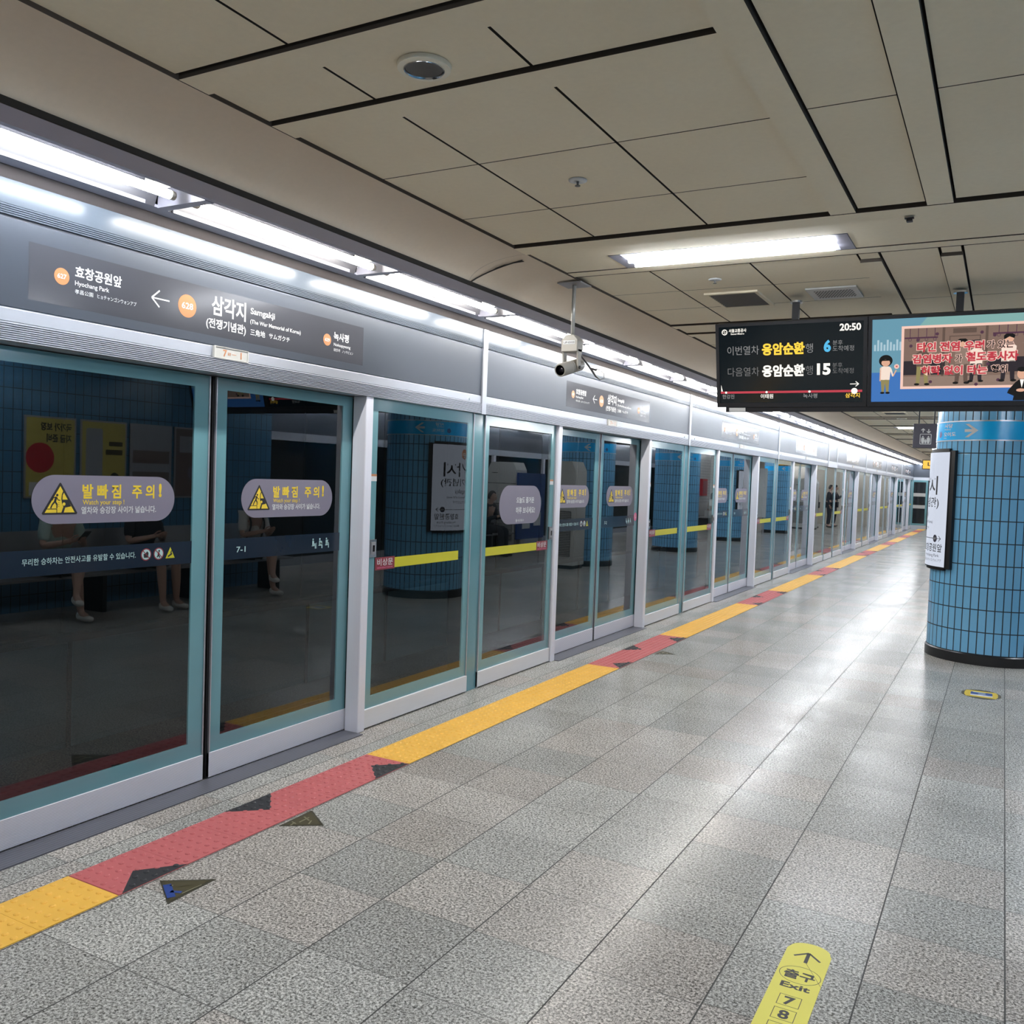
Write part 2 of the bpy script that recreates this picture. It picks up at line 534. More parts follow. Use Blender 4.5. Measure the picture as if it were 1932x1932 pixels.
class Art:
    """flat artwork in (u, v): shapes and lettering of several inks, built as one mesh"""
    def __init__(s):
        s.items = []

    def poly(s, pts, m, layer=0):
        s.items.append((list(pts), [tuple(range(len(pts)))], m, layer)); return s

    def rect(s, u0, u1, v0, v1, m, layer=0):
        return s.poly([(u0, v0), (u1, v0), (u1, v1), (u0, v1)], m, layer)

    def disc(s, u, v, r, m, layer=0, rv=None, n=28):
        rv = r if rv is None else rv
        return s.poly([(u + r * math.cos(2 * PI * k / n), v + rv * math.sin(2 * PI * k / n)) for k in range(n)], m, layer)

    def ring(s, u, v, r, t, m, layer=0, rv=None, n=32):
        rv = r if rv is None else rv
        o = [(u + r * math.cos(2 * PI * k / n), v + rv * math.sin(2 * PI * k / n)) for k in range(n)]
        i = [(u + (r - t) * math.cos(2 * PI * k / n), v + (rv - t) * math.sin(2 * PI * k / n)) for k in range(n)]
        s.items.append((o + i, [(k, (k + 1) % n, n + (k + 1) % n, n + k) for k in range(n)], m, layer)); return s

    def rrect(s, u0, u1, v0, v1, r, m, layer=0, n=8):
        pts = []
        for cu, cv, a in ((u1 - r, v1 - r, 0), (u0 + r, v1 - r, PI / 2), (u0 + r, v0 + r, PI), (u1 - r, v0 + r, 1.5 * PI)):
            pts += [(cu + r * math.cos(a + PI / 2 * k / n), cv + r * math.sin(a + PI / 2 * k / n)) for k in range(n + 1)]
        return s.poly(pts, m, layer)

    def frame(s, u0, u1, v0, v1, t, m, layer=0):
        s.rect(u0, u1, v0, v0 + t, m, layer); s.rect(u0, u1, v1 - t, v1, m, layer)
        s.rect(u0, u0 + t, v0 + t, v1 - t, m, layer); return s.rect(u1 - t, u1, v0 + t, v1 - t, m, layer)

    def line(s, a, b, wd, m, layer=0):
        dx, dy = b[0] - a[0], b[1] - a[1]; L = math.hypot(dx, dy) or 1; nx, ny = -dy / L * wd / 2, dx / L * wd / 2
        return s.poly([(a[0] - nx, a[1] - ny), (b[0] - nx, b[1] - ny), (b[0] + nx, b[1] + ny), (a[0] + nx, a[1] + ny)], m, layer)

    def text(s, body, u0, u1, v, size, m, layer=1, bold=0.0, align=None, outline=None):
        """baseline v, em size; fitted between u0 and u1 (or set at its own width when u1 is None)"""
        for k, (bo, mm, ly) in enumerate(([(bold + outline[1], outline[0], layer)] if outline else []) + [(bold, m, layer + (1 if outline else 0))]):
            vs, fs = text_mesh(body, bo)
            ref = text_mesh(body, bold)[0]
            a, b = min(p[0] for p in ref), max(p[0] for p in ref)
            sc = size if u1 is None else (u1 - u0) / (b - a)
            base = u0 - (a * sc if u1 is not None else 0)
            if align == 'c':
                base = u0 - (a + b) / 2 * sc
            s.items.append(([(base + p[0] * sc, v + p[1] * size) for p in vs], fs, mm, ly))
        return s

    def build(s, name, O, U, V, parent=None, step=0.0005, base=0.0005, warp=None):
        O, U, V = Vector(O), Vector(U), Vector(V)
        N = U.cross(V)
        mb = MB()
        for pts, fs, m, layer in s.items:
            k = base + layer * step
            if warp:
                mb.add([warp(p[0], p[1], k) for p in pts], fs, m)
            else:
                mb.add([O + U * p[0] + V * p[1] + N * k for p in pts], fs, m)
        return mb.build(name, parent)


ORD = ['first', 'second', 'third', 'fourth', 'fifth', 'sixth', 'seventh', 'eighth', 'ninth', 'tenth', 'eleventh', 'twelfth', 'thirteenth', 'fourteenth',
       'fifteenth', 'sixteenth', 'seventeenth', 'eighteenth', 'nineteenth', 'twentieth', 'twenty-first', 'twenty-second', 'twenty-third', 'twenty-fourth',
       'twenty-fifth', 'twenty-sixth', 'twenty-seventh', 'twenty-eighth', 'twenty-ninth', 'thirtieth', 'thirty-first', 'thirty-second', 'thirty-third', 'thirty-fourth']
XF = -3.38      # front face of the platform screen
YEND = 41.1
YBACK = -5.0

# ------------------------------------------------------------------ the setting
struct(MB().box(-3.62, 3.42, YBACK, YEND + 0.3, -0.12, 0.0, 'granite').build('floor'))

# track side behind the glass
t_ = MB()
t_.box(-7.30, -7.2, YBACK, YEND, -1.2, 0.0, 'tunnel')
t_.box(-7.40, -7.16, YBACK, YEND, 0.0, 0.06, 'tunnel_dark')
t_.box(-7.40, -7.3, YBACK, YEND, 0.06, 3.2, 'tunnel_dark')
yy = YBACK + 0.75
while yy < YEND:
    t_.box(-7.2, -7.185, yy - 0.02, yy + 0.02, -1.2, 0.0, 'tunnel_dark')
    t_.box(-7.3, -7.285, yy - 0.015, yy + 0.015, 0.06, 3.0, 'void')
    yy += 1.55
t_.box(-7.2, -3.62, YBACK, YEND, -1.3, -1.2, 'tunnel_dark')
t_.box(-7.2, -6.55, YBACK, YEND, -1.2, -0.95, 'tunnel_dark')
t_.box(-3.66, -3.62, YBACK, YEND, -1.2, -0.12, 'tunnel_dark')
t_.box(-7.4, -3.62, YBACK, YEND, 3.1, 3.2, 'tunnel_dark')
t_.box(-7.4, -3.62, YBACK - 0.1, YBACK, -1.3, 3.2, 'tunnel_dark')
t_.box(-7.4, -3.62, YEND, YEND + 0.1, -1.3, 3.2, 'tunnel_dark')
struct(t_.build('wall_left'))

# ceiling: panels with open joints, lower boards as strips, lamp troughs
PER = 5.065
XM = -0.09


def mirror(a, b):
    return (2 * XM - b, 2 * XM - a)


cl = MB()
cl.box(-3.4, 3.42, YBACK, YEND + 0.3, 2.955, 3.0, 'void')
st = MB()
LC = [(-2.50, -2.0), (-2.0, -1.38), (-1.38, -0.785)]
MC = [(-0.672, -0.369)]
CC = [(-0.262, 0.082)]
RC = [mirror(*c) for c in LC]
MR = [mirror(*c) for c in MC]
BS = [(-0.785, -0.672), (-0.369, -0.262)]
BS += [mirror(*c) for c in BS]
G = 0.0035
FIX = [(-2.085, -0.77), mirror(-2.085, -0.77)]      # ceiling lamp openings


def panel(x0, x1, y0, y1, z=2.902, m='ceiling', mb=cl, gx=0.0055, gy=G):
    if y1 < YBACK or y0 > YEND:
        return
    y0, y1 = max(y0, YBACK), min(y1, YEND)
    x0, x1, y0, y1 = x0 + gx, x1 - gx, y0 + gy, y1 - gy
    mb.quad((x0, y0, z), (x0, y1, z), (x1, y1, z), (x1, y0, z), m)
    mb.add([(x, y, q) for q in (z, 2.945) for y in (y0, y1) for x in (x0, x1)], [(0, 1, 5, 4), (2, 6, 7, 3), (0, 4, 6, 2), (1, 3, 7, 5), (4, 5, 7, 6)], 'edge_shade')


per_base = [2.12 + PER * p for p in range(-2, 9)]
for b in per_base:
    for cols in (LC, RC):
        for c in cols:
            panel(*c, b + 0.142, b + 0.425)
            for r0, r1 in ((0.575, 1.13), (1.13, 1.80), (1.80, 2.334), (3.195, 3.81), (3.81, 4.42), (4.42, 5.052)):
                panel(*c, b + r0, b + r1)
        e0, e1 = (cols[0][0], cols[2][1]) if cols is LC else (cols[2][0], cols[0][1])
        panel(e0, e1, b, b + 0.13, 2.889, mb=st, gx=0, gy=0)
        panel(e0, e1, b + 0.435, b + 0.565, 2.889, mb=st, gx=0, gy=0)
    for c in MC + CC + MR:
        for r0, r1 in ((3.195, 4.55), (4.55, 6.17), (6.17, 7.40)):
            panel(*c, b + r0, b + r1, gx=0.009)
    for c in BS:
        panel(*c, b + 3.33, b + 7.40, 2.884, mb=st, gx=0, gy=0)
        panel(c[0], c[1], b + 3.195, b + 3.325)
    # the lamp trough that crosses the platform
    xa, xb = -2.5, 2.32
    panel(xa, xb, b + 2.35, b + 2.50, 2.885, mb=st, gx=0, gy=0)
    panel(xa, xb, b + 2.535, b + 2.725, 2.897, gx=0)
    panel(xa, xb, b + 3.05, b + 3.165, 2.896, gx=0)
    segs = [(-2.5, FIX[0][0]), (FIX[0][1], FIX[1][0]), (FIX[1][1], 2.32)]
    for s0, s1 in segs:
        panel(s0, s1, b + 2.728, b + 3.047, 2.90, gx=0.002, gy=0.001)
struct(cl.build('ceiling'))
struct(st.build('trim_1'))

# plaster cove above the lamps, both sides of the platform
cv = MB()
for sgn in (0, 1):
    prof = []
    for k in range(15):
        a = PI / 2 * k / 14
        prof.append((-2.50 - 0.385 * math.cos(a), 2.742 + 0.146 * math.sin(a)))
    if sgn:
        prof = [(2 * XM - p[0], p[1]) for p in prof]
    ex_ = prof[-1][0]
    cv.box(min(ex_, ex_ + (0.004 if not sgn else -0.004)), max(ex_, ex_ + (0.004 if not sgn else -0.004)), YBACK, YEND, 2.888, 2.95, 'edge_shade')  # thin dark face painted as the shaded step above the cove
    ys = [YBACK] + [4.615 + PER * k for k in range(-1, 8)] + [YEND]
    for ya, yb in zip(ys, ys[1:]):
        cv.sheet(prof, ya, yb - 0.0018, 'cove')
cvo = struct(cv.build('trim_2', smooth=True))

# end wall, back wall, far side of the platform
ew = MB()
ew.box(-3.6, -3.44, YEND, YEND + 0.2, 0, 2.95, 'alu')
ew.box(-3.44, -2.76, YEND + 0.05, YEND + 0.2, 2.12, 2.95, 'sign_grey')
ew.box(-3.44, -2.76, YEND - 0.005, YEND + 0.1, 2.04, 2.16, 'alu')
ew.box(-2.76, -2.55, YEND, YEND + 0.2, 0, 2.95, 'alu')
ew.box(-2.55, 3.42, YEND, YEND + 0.2, 0, 2.95, 'wall_beige')
struct(ew.build('wall_end'))
struct(MB().box(-3.7, 3.42, YBACK - 0.2, YBACK, 0, 2.95, 'wall_beige').build('wall_back'))
rw = MB()
rw.box(1.96, 2.12, YBACK, 9.3, 0, 2.95, 'wall_tile')
rw.box(2.12, 3.3, 9.1, 9.3, 0, 2.95, 'wall_white')
# the opposite platform screen: rail, dark glazing, posts, header
rw.box(3.25, 3.3, YBACK, YEND, 0.0, 0.14, 'alu')
rw.box(3.27, 3.28, YBACK, YEND, 0.14, 2.05, 'scr_dark')
rw.box(3.2, 3.4, YBACK, YEND, 2.05, 2.18, 'alu')
rw.box(3.2, 3.4, YBACK, YEND, 2.18, 2.52, 'sign_grey')
rw.box(3.2, 3.4, YBACK, YEND, 2.52, 2.67, 'steel')
rw.box(3.10, 3.4, YBACK, YEND, 2.75, 2.80, 'lamp_grey')
yy = 10.0
while yy < YEND:
    rw.box(3.2, 3.3, yy, yy + 0.09, 0, 2.05, 'alu_post'); yy += 2.45
struct(rw.build('wall_right'))

# continuous lamp housing over the screen header
LX0, LX1 = -3.25, -2.965
lh = MB()
lh.prism([(-3.39, 2.664), (-3.335, 2.698), (-3.335, 2.712), (-3.40, 2.712)], 'y', YBACK, YEND, 'lamp_lip')
lh.prism([(-3.335, 2.70), (LX0, 2.70), (LX0, 2.712), (-3.335, 2.712)], 'y', YBACK, YEND, 'lamp_grey')
lh.prism([(LX1, 2.70), (-2.935, 2.70), (-2.882, 2.738), (-2.882, 2.80), (LX1, 2.80)], 'y', YBACK, YEND, 'lamp_grey')
lh.prism([(-2.888, 2.738), (-2.872, 2.738), (-2.872, 2.762), (-2.888, 2.762)], 'y', YBACK, YEND, 'void')
lh.box(-3.60, -2.9, YBACK, YEND, 2.80, 2.83, 'lamp_grey')
struct(lh.build('trim_3'))

# ------------------------------------------------------------------ fluorescent lamps along the screen
PITCH = 1.347
LAMP_Y0 = 2.738
TX, TZ = -3.092, 2.716


def edge_lamp(warm):
    r = empty('strip_lamp', (0, 0, 0), 'lamp', 'lamp', 'fluorescent lamps along the top of the platform screen')
    b = MB()
    b.prism([(LX0, 2.70), (LX0 + 0.028, 2.772), (LX1 - 0.03, 2.772), (LX1, 2.70), (LX1, 2.78), (LX0, 2.78)], 'y', -0.025, 1.255, 'lamp_refl')
    b.box(LX0, LX1, -0.075, -0.025, 2.698, 2.78, 'lamp_grey')
    b.prism([(LX0 - 0.004, 2.697), (LX0 + 0.010, 2.697), (LX0 + 0.012, 2.712), (LX0, 2.712)], 'y', 0.0, 1.2, 'lamp_white')
    b.build('tray', r)
    MB().tube([(TX, 0.0, TZ), (TX, 1.205, TZ)], 0.0185, 'tube_warm' if warm else 'tube_w', 10, False).build('tube', r, smooth=True)
    for y0, y1 in ((-0.018, 0.004), (1.201, 1.223)):
        MB().tube([(TX, y0, TZ), (TX, y1, TZ)], 0.019, 'cap', 10).build('tube_cap', r, smooth=True)
    for y in (0.06, 1.10):
        h = MB()
        h.tube([(TX - 0.02, y, TZ - 0.012), (TX, y, TZ - 0.0215), (TX + 0.02, y, TZ - 0.012), (TX + 0.03, y, 2.77)], 0.0016, 'cable', 5)
        h.build('wire_clip', r)
    MB().box(TX - 0.05, TX + 0.05, 1.12, 1.2, 2.745, 2.772, 'holder').build('lamp_holder', r)
    return r


for k, dy in enumerate(range(-4, 29)):
    y = LAMP_Y0 + PITCH * dy
    if dy == -4:
        warm_p, cool_p = edge_lamp(True), edge_lamp(False)
        cool_p.location = (0, y, 0)
        warm_p.location = (0, y + PITCH, 0)
        lamps = [cool_p, warm_p]
        continue
    if dy == -3:
        continue
    src = cool_p if (dy <= -1 or dy > 6) else warm_p
    lamps.append(dup(src, (0, y, 0), 'lamp'))
# the two lamps that open the row come before the frame; the third is the one cut by the left edge of the photo
for o in lamps:
    i = round((o.location.y - LAMP_Y0) / PITCH)
    if i < -1:
        o['label'] = 'lamp tube of the strip above the screen, ' + ORD[-2 - i] + ' before the platform number 7-1 door'
    elif i == -1:
        o['label'] = 'long white lamp tube directly above the 627 disc on the header'
    else:
        o['label'] = 'lamp tube over the screen header, ' + ORD[i] + ' beyond the one above disc 627'

# ceiling lamps across the platform
def ceiling_lamp(glow='tube_c'):
    r = empty('ceiling_lamp', (0, 0, 0), 'lamp', 'lamp', 'twin tube lamps set into the ceiling')
    L, W = 1.315, 0.315
    b = MB()
    b.prism([(0, 2.896), (W, 2.896), (W, 2.94), (W - 0.012, 2.94), (W - 0.03, 2.90), (W - 0.03, 2.95), (0.03, 2.95), (0.03, 2.90), (0.012, 2.94), (0, 2.94)], 'x', 0.0, 0.075, 'lamp_grey')
    b.build('end_plate', r)
    MB().prism([(0, 2.896), (W, 2.896), (W, 2.95), (0, 2.95)], 'x', L - 0.075, L, 'lamp_grey').build('end_plate', r)
    rf = MB()
    rf.quad((0.07, 0, 2.897), (L - 0.07, 0, 2.897), (L - 0.07, 0.045, 2.948), (0.07, 0.045, 2.948), 'lamp_white')
    rf.quad((0.07, W, 2.897), (L - 0.07, W, 2.897), (L - 0.07, W - 0.045, 2.948), (0.07, W - 0.045, 2.948), 'lamp_white')
    rf.quad((0.07, 0.045, 2.948), (L - 0.07, 0.045, 2.948), (L - 0.07, W - 0.045, 2.948), (0.07, W - 0.045, 2.948), 'lamp_white')
    rf.build('reflector', r)
    for y in (0.105, 0.215):
        MB().tube([(0.09, y, 2.887), (L - 0.09, y, 2.887)], 0.0160, glow, 10, False).build('tube', r, smooth=True)
    return r


cp = {}
for p, b in enumerate(per_base):
    for side, fx in enumerate(FIX):
        loc = (fx[0], b + 2.73, 0)
        if loc[1] > YEND - 0.5 or loc[1] < YBACK:
            continue
        n = p - 2
        if n < 0:
            lab = 'twin tube ceiling lamp before the camera, ' + ORD[-n - 1] + (' on the door side' if side == 0 else ' on the far side')
        elif n == 0 and side == 0:
            lab = 'lit twin tube ceiling lamp between the hanging camera and the beams'
        else:
            lab = 'twin tube ceiling lamp, ' + ORD[n] + (' in the row nearer the doors' if side == 0 else ' in the row beyond the pillars')
        if side not in cp:
            cp[side] = ceiling_lamp('tube_far' if side else 'tube_c'); cp[side].location = loc; cp[side]['label'] = lab
        else:
            dup(cp[side], loc, lab)

# lamps of the opposite platform edge
op = None
for k in range(0, 9):
    y = 9.7 + k * 3.3
    if op is None:
        op = empty('opposite_lamp', (0, y, 0), 'lamp over the opposite platform screen, first of its row', 'lamp', 'lamps over the opposite screen')
        MB().box(2.62, 3.09, -0.275, 3.02, 2.738, 2.80, 'lamp_grey').build('tray', op)
        MB().tube([(2.91, 0, 2.71), (2.91, 2.6, 2.71)], 0.0185, 'tube_w', 8).build('tube', op, smooth=True)
    else:
        dup(op, (0, y, 0), 'lamp over the opposite platform screen, ' + ORD[k] + ' of its row')

# ------------------------------------------------------------------ the platform screen: header, posts, emergency doors, sliding doors
STARTS = [0.765, 5.665, 10.565, 15.465, 21.5, 26.4, 31.3, 36.2]
CEN = [s + 2.45 for s in STARTS]
XD = -3.492      # front of the sliding door glass
XP = -3.408      # front of the emergency door glass
UY, VZ = (0, 1, 0), (0, 0, 1)


def header_proto():
    r = empty('screen_header', (0, 0, 0), 'h', 'header', 'header boxes along the screen')
    y0, y1 = -2.419, 2.419
    MB().box(-3.62, -3.392, y0, y1, 2.05, 2.662, 'alu').build('casing', r)
    prof = [(-3.392, 2.047)]
    n = 9
    for k in range(n):
        z0 = 2.05 + 0.0082 * k
        prof += [(-3.378, z0), (-3.371, z0 + 0.002), (-3.371, z0 + 0.0050), (-3.378, z0 + 0.0070)]
    prof += [(-3.378, 2.125), (-3.392, 2.125)]
    MB().prism(prof, 'y', y0, y1, 'alu').build('ribbed_trim', r)
    b = MB()
    b.box(-3.392, -3.378, y0, y1, 2.126, 2.177, 'alu')
    b.build('lower_rail', r, bevel=0.0015)
    MB().box(-3.392, -3.3815, y0, y1, 2.184, 2.518, 'sign_grey').build('sign_panel', r)
    b = MB()
    prof = [(-3.392, 2.527)]
    for k in range(5):
        z0 = 2.528 + 0.0082 * k
        prof += [(-3.3815, z0), (-3.3775, z0 + 0.002), (-3.3775, z0 + 0.0050), (-3.3815, z0 + 0.0070)]
    prof += [(-3.3815, 2.570), (-3.392, 2.570)]
    b.prism(prof, 'y', y0, y1, 'steel')
    b.build('upper_ribbed_trim', r)
    MB().box(-3.392, -3.3795, y0, y1, 2.571, 2.664, 'steel').build('reflective_strip', r)
    for y in (-2.25, 2.25):
        b = MB()
        b.tube([(-3.379, y, 2.140), (-3.374, y, 2.140)], 0.0085, 'chrome', 12)
        b.build('lock', r)
    # station name film
    a = Art()
    a.rect(-1.043, 1.04, 2.225, 2.449, 'overlay', 0)
    o = -3.215
    a.disc(2.312 + o, 2.3425, 0.0335, 'orange', 2)
    a.text('627', 2.312 + o - 0.020, 2.312 + o + 0.020, 2.334, 0.026, 'white', 4, 0.02)
    a.text('효창공원앞', 2.371 + o, 2.592 + o, 2.356, 0.051, 'white', 2, 0.022)
    a.text('Hyochang Park', 2.371 + o, 2.531 + o, 2.320, 0.026, 'white', 2, 0.012)
    a.text('孝昌公園', 2.371 + o, 2.455 + o, 2.287, 0.020, 'white', 2)
    a.text('ヒョチャンゴンウォンアプ', 2.475 + o, 2.668 + o, 2.287, 0.020, 'white', 2)
    a.line((2.749 + o, 2.342), (2.845 + o, 2.342), 0.006, 'white', 2)
    a.line((2.748 + o, 2.342), (2.790 + o, 2.379), 0.007, 'white', 2)
    a.line((2.748 + o, 2.342), (2.790 + o, 2.305), 0.007, 'white', 2)
    a.disc(2.947 + o, 2.339, 0.053, 'orange', 2)
    a.text('628', 2.947 + o - 0.033, 2.947 + o + 0.033, 2.326, 0.040, 'white', 4, 0.02)
    a.text('삼각지', 3.093 + o, 3.314 + o, 2.336, 0.100, 'white', 2, 0.022)
    a.text('(전쟁기념관)', 3.061 + o, 3.316 + o, 2.267, 0.050, 'white', 2, 0.02)
    a.text('Samgakji', 3.346 + o, 3.517 + o, 2.374, 0.043, 'white', 2, 0.015)
    a.text('(The War Memorial of Korea)', 3.345 + o, 3.715 + o, 2.326, 0.028, 'white', 2, 0.01)
    a.text('三角地', 3.347 + o, 3.450 + o, 2.270, 0.034, 'white', 2, 0.012)
    a.text('サムガクチ', 3.478 + o, 3.632 + o, 2.272, 0.030, 'white', 2, 0.012)
    a.disc(3.932 + o, 2.331, 0.033, 'orange', 2)
    a.text('629', 3.932 + o - 0.020, 3.932 + o + 0.020, 2.322, 0.025, 'white', 4, 0.02)
    a.text('녹사평', 3.987 + o, 4.120 + o, 2.342, 0.050, 'white', 2, 0.022)
    a.text('Noksapyeong', 3.989 + o, 4.136 + o, 2.306, 0.024, 'white', 2, 0.01)
    a.text('碌莎坪', 3.989 + o, 4.046 + o, 2.276, 0.019, 'white', 2)
    a.text('ノッサピョン', 4.064 + o, 4.162 + o, 2.276, 0.019, 'white', 2)
    f = a.build('station_name_film', (-3.3815, 0, 0), UY, VZ, r)
    f['label'] = 'station name film with white lettering and orange number discs'
    # clear box with the old platform number
    b = MB()
    b.box(-3.378, -3.366, -0.112, 0.112, 2.122, 2.126, 'off_white')
    b.box(-3.378, -3.366, -0.112, 0.112, 2.176, 2.180, 'off_white')
    b.box(-3.378, -3.366, -0.112, -0.104, 2.126, 2.176, 'off_white')
    b.box(-3.378, -3.366, 0.104, 0.112, 2.126, 2.176, 'off_white')
    b.box(-3.378, -3.369, -0.104, 0.104, 2.126, 2.176, 'off_white')
    nb = b.build('number_box', r)
    Art().text('7', -0.055, -0.03, 2.135, 0.045, 'orange', 0, 0.03).text('ㄹㅡ', -0.025, 0.03, 2.140, 0.025, 'orange', 0, 0.02).text('1', 0.058, 0.066, 2.135, 0.045, 'orange', 0, 0.03).build('old_number', (-3.369, 0, 0), UY, VZ, nb)
    return r


def post(side):
    r = MB()
    y0, y1 = (1.087, 1.155) if side > 0 else (-1.155, -1.087)
    r.box(-3.4805, -3.378, y0, y1, 0.0, 2.05, 'alu_post')
    o = r.build('screen_post', bevel=0.006)
    return tag(o, 'p', 'post', 'aluminium posts beside the sliding doors')


def emergency_door(side, sticker=False):
    """side +1: hangs to the right of a sliding door, -1 to its left"""
    r = empty('emergency_door', (0, 0, 0), 'e', 'screen door', 'glass emergency doors of the screen', 'thing')
    y0, y1 = (1.166, 2.372) if side > 0 else (-2.372, -1.166)
    MB().box(-3.418, -3.392, y0, y1, 0.010, 0.125, 'kick_plain').build('bottom_rail', r, bevel=0.002)
    b = MB()
    b.box(-3.416, XP, y0 + 0.01, y1 - 0.01, 0.125, 2.05, 'glass_fix')
    b.build('glass', r)
    b = MB()
    e = 0.074
    b.box(-3.4165, XP + 0.0015, y0 + 0.008, y0 + e, 0.125, 2.05, 'frit')
    b.box(-3.4165, XP + 0.0015, y1 - e, y1 - 0.008, 0.125, 2.05, 'frit')
    b.box(-3.4165, XP + 0.0015, y0 + e, y1 - e, 0.125, 0.200, 'frit')
    b.box(-3.4165, XP + 0.0015, y0 + e, y1 - e, 1.972, 2.05, 'frit')
    b.build('glass_border', r)
    for a0, a1 in ((y0, y0 + 0.009), (y1 - 0.009, y1)):
        MB().box(-3.418, -3.398, a0, a1, 0.0, 2.05, 'alu').build('edge_strip', r)
    a = Art()
    s = side
    L0, L1 = sorted((s * 1.253, s * 1.456)); B0, B1 = sorted((s * 1.456, s * 2.219 if s > 0 else s * 2.305))
    a.rect(B0, B1, 0.990, 1.055, 'greenyel', 0)
    a.rect(L0, L1, 0.984, 1.063, 'redlab', 0)
    a.text('비상문', L0 + 0.02, L1 - 0.02, 1.014, 0.048, 'white', 1, 0.01)
    a.text('EMERGENCY DOOR', L0 + 0.02, L1 - 0.02, 0.993, 0.012, 'pink', 1, 0.01)
    p = a.build('push_bar_sign', (XP, 0, 0), UY, VZ, r)
    p['label'] = 'yellow bar with dark red emergency door label'
    h0 = 1.178 if side > 0 else -1.247
    b = MB()
    aa = Art()
    b.box(XP, XP + 0.012, h0, h0 + 0.068, 1.070, 1.180, 'chrome')
    b.box(XP + 0.012, XP + 0.016, h0 + 0.012, h0 + 0.056, 1.088, 1.165, 'seat')
    b.box(XP + 0.016, XP + 0.0175, h0 + 0.026, h0 + 0.046, 1.105, 1.145, 'lens')
    b.build('handle', r, bevel=0.004)
    t = Art().rect(h0, h0 + 0.064, 1.540, 1.570, 'white', 0).rect(h0, h0 + 0.064, 1.570, 1.584, 'orange', 0)
    t.build('notice_tag', (XP + 0.0015, 0, 0), UY, VZ, r)
    if sticker:
        a = Art()
        u0, u1, v0, v1 = -2.108, -1.400, 1.221, 1.528
        a.rrect(u0, u1, v0, v1, 0.150, 'sticker', 0, 12)
        a.text('오늘도 즐거운', u0 + 0.275, u0 + 0.580, 1.392, 0.052, 'white', 1, 0.02)
        a.text('하루 보내세요!', u0 + 0.270, u0 + 0.600, 1.308, 0.056, 'white', 1, 0.02)
        a.disc(u0 + 0.285, 1.247, 0.012, 'white', 1); a.ring(u0 + 0.285, 1.247, 0.009, 0.004, 'sticker', 2)
        a.text('서울교통공사', u0 + 0.303, u0 + 0.41, 1.240, 0.022, 'white', 1)
        m = a.build('greeting_sticker', (XP, 0, 0), UY, VZ, r)
        m['label'] = 'grey violet rounded sticker with white greeting'
    return r


def caution(u0, v0):
    a = Art()
    a.rrect(u0, u0 + 0.722, v0, v0 + 0.207, 0.1033, 'sticker', 0, 12)
    T = lambda u, v: (u0 + u, v0 + v)
    a.poly([T(.045, .046), T(.049, .040), T(.204, .040), T(.208, .046), T(.131, .172), T(.127, .175), T(.123, .172)], 'blk', 1)
    a.poly([T(.058, .048), T(.195, .048), T(.127, .160)], 'yel', 2)
    # train front and gap
    a.poly([T(.133, .048), T(.142, .073), T(.136, .083), T(.132, .105), T(.134, .125), T(.140, .140), T(.144, .133), T(.138, .122), T(.137, .103), T(.162, .103), T(.178, .074), T(.150, .069), T(.144, .048)], 'blk', 3)
    a.disc(u0 + .144, v0 + .084, .007, 'yel', 4)
    # platform edge
    a.line(T(.066, .064), T(.112, .064), .003, 'blk', 3); a.line(T(.112, .065), T(.112, .048), .003, 'blk', 3)
    # walking figure
    a.disc(u0 + .113, v0 + .122, .0055, 'blk', 3)
    for p, q, wd in (((.109, .115), (.103, .095), .010), ((.103, .096), (.092, .083), .007), ((.092, .084), (.084, .067), .006), ((.104, .095), (.113, .082), .007), ((.113, .083), (.112, .067), .005),
                     ((.110, .114), (.118, .101), .004), ((.118, .101), (.127, .100), .004), ((.108, .114), (.096, .111), .004), ((.096, .111), (.090, .100), .004)):
        a.line(T(*p), T(*q), wd, 'blk', 3)
    for k in range(3):
        a.line(T(.118, .092 - .008 * k), T(.123, .089 - .008 * k), .0015, 'blk', 3)
    a.text('발 빠 짐   주 의', u0 + .231, u0 + .605, v0 + .113, .066, 'yel', 1, 0.03)
    a.text('!', u0 + .630, u0 + .646, v0 + .116, .080, 'yel', 1, 0.05)
    a.text('Watch your step !', u0 + .233, u0 + .442, v0 + .081, .029, 'yel', 1, 0.012)
    a.text('열차와 승강장 사이가 넓습니다.', u0 + .227, u0 + .616, v0 + .043, .034, 'white', 1, 0.018)
    return a


def seat_icon(a, u, v, m, extra):
    a.disc(u + .010, v + .052, .0055, m, 2)
    a.poly([(u + .004, v + .044), (u + .017, v + .044), (u + .020, v + .022), (u + .004, v + .018)], m, 2)
    a.line((u + .012, v + .022), (u + .033, v + .024), .010, m, 2)
    a.line((u + .030, v + .026), (u + .030, v - .002), .007, m, 2)
    a.line((u, v + .015), (u + .024, v + .015), .004, m, 2)
    if extra == 1:
        a.disc(u + .022, v + .032, .009, m, 2)
    if extra == 2:
        a.disc(u + .022, v + .042, .004, m, 2); a.line((u + .018, v + .036), (u + .024, v + .026), .008, m, 2)
    if extra == 0:
        a.line((u + .038, v + .032), (u + .040, v - .002), .003, m, 2)


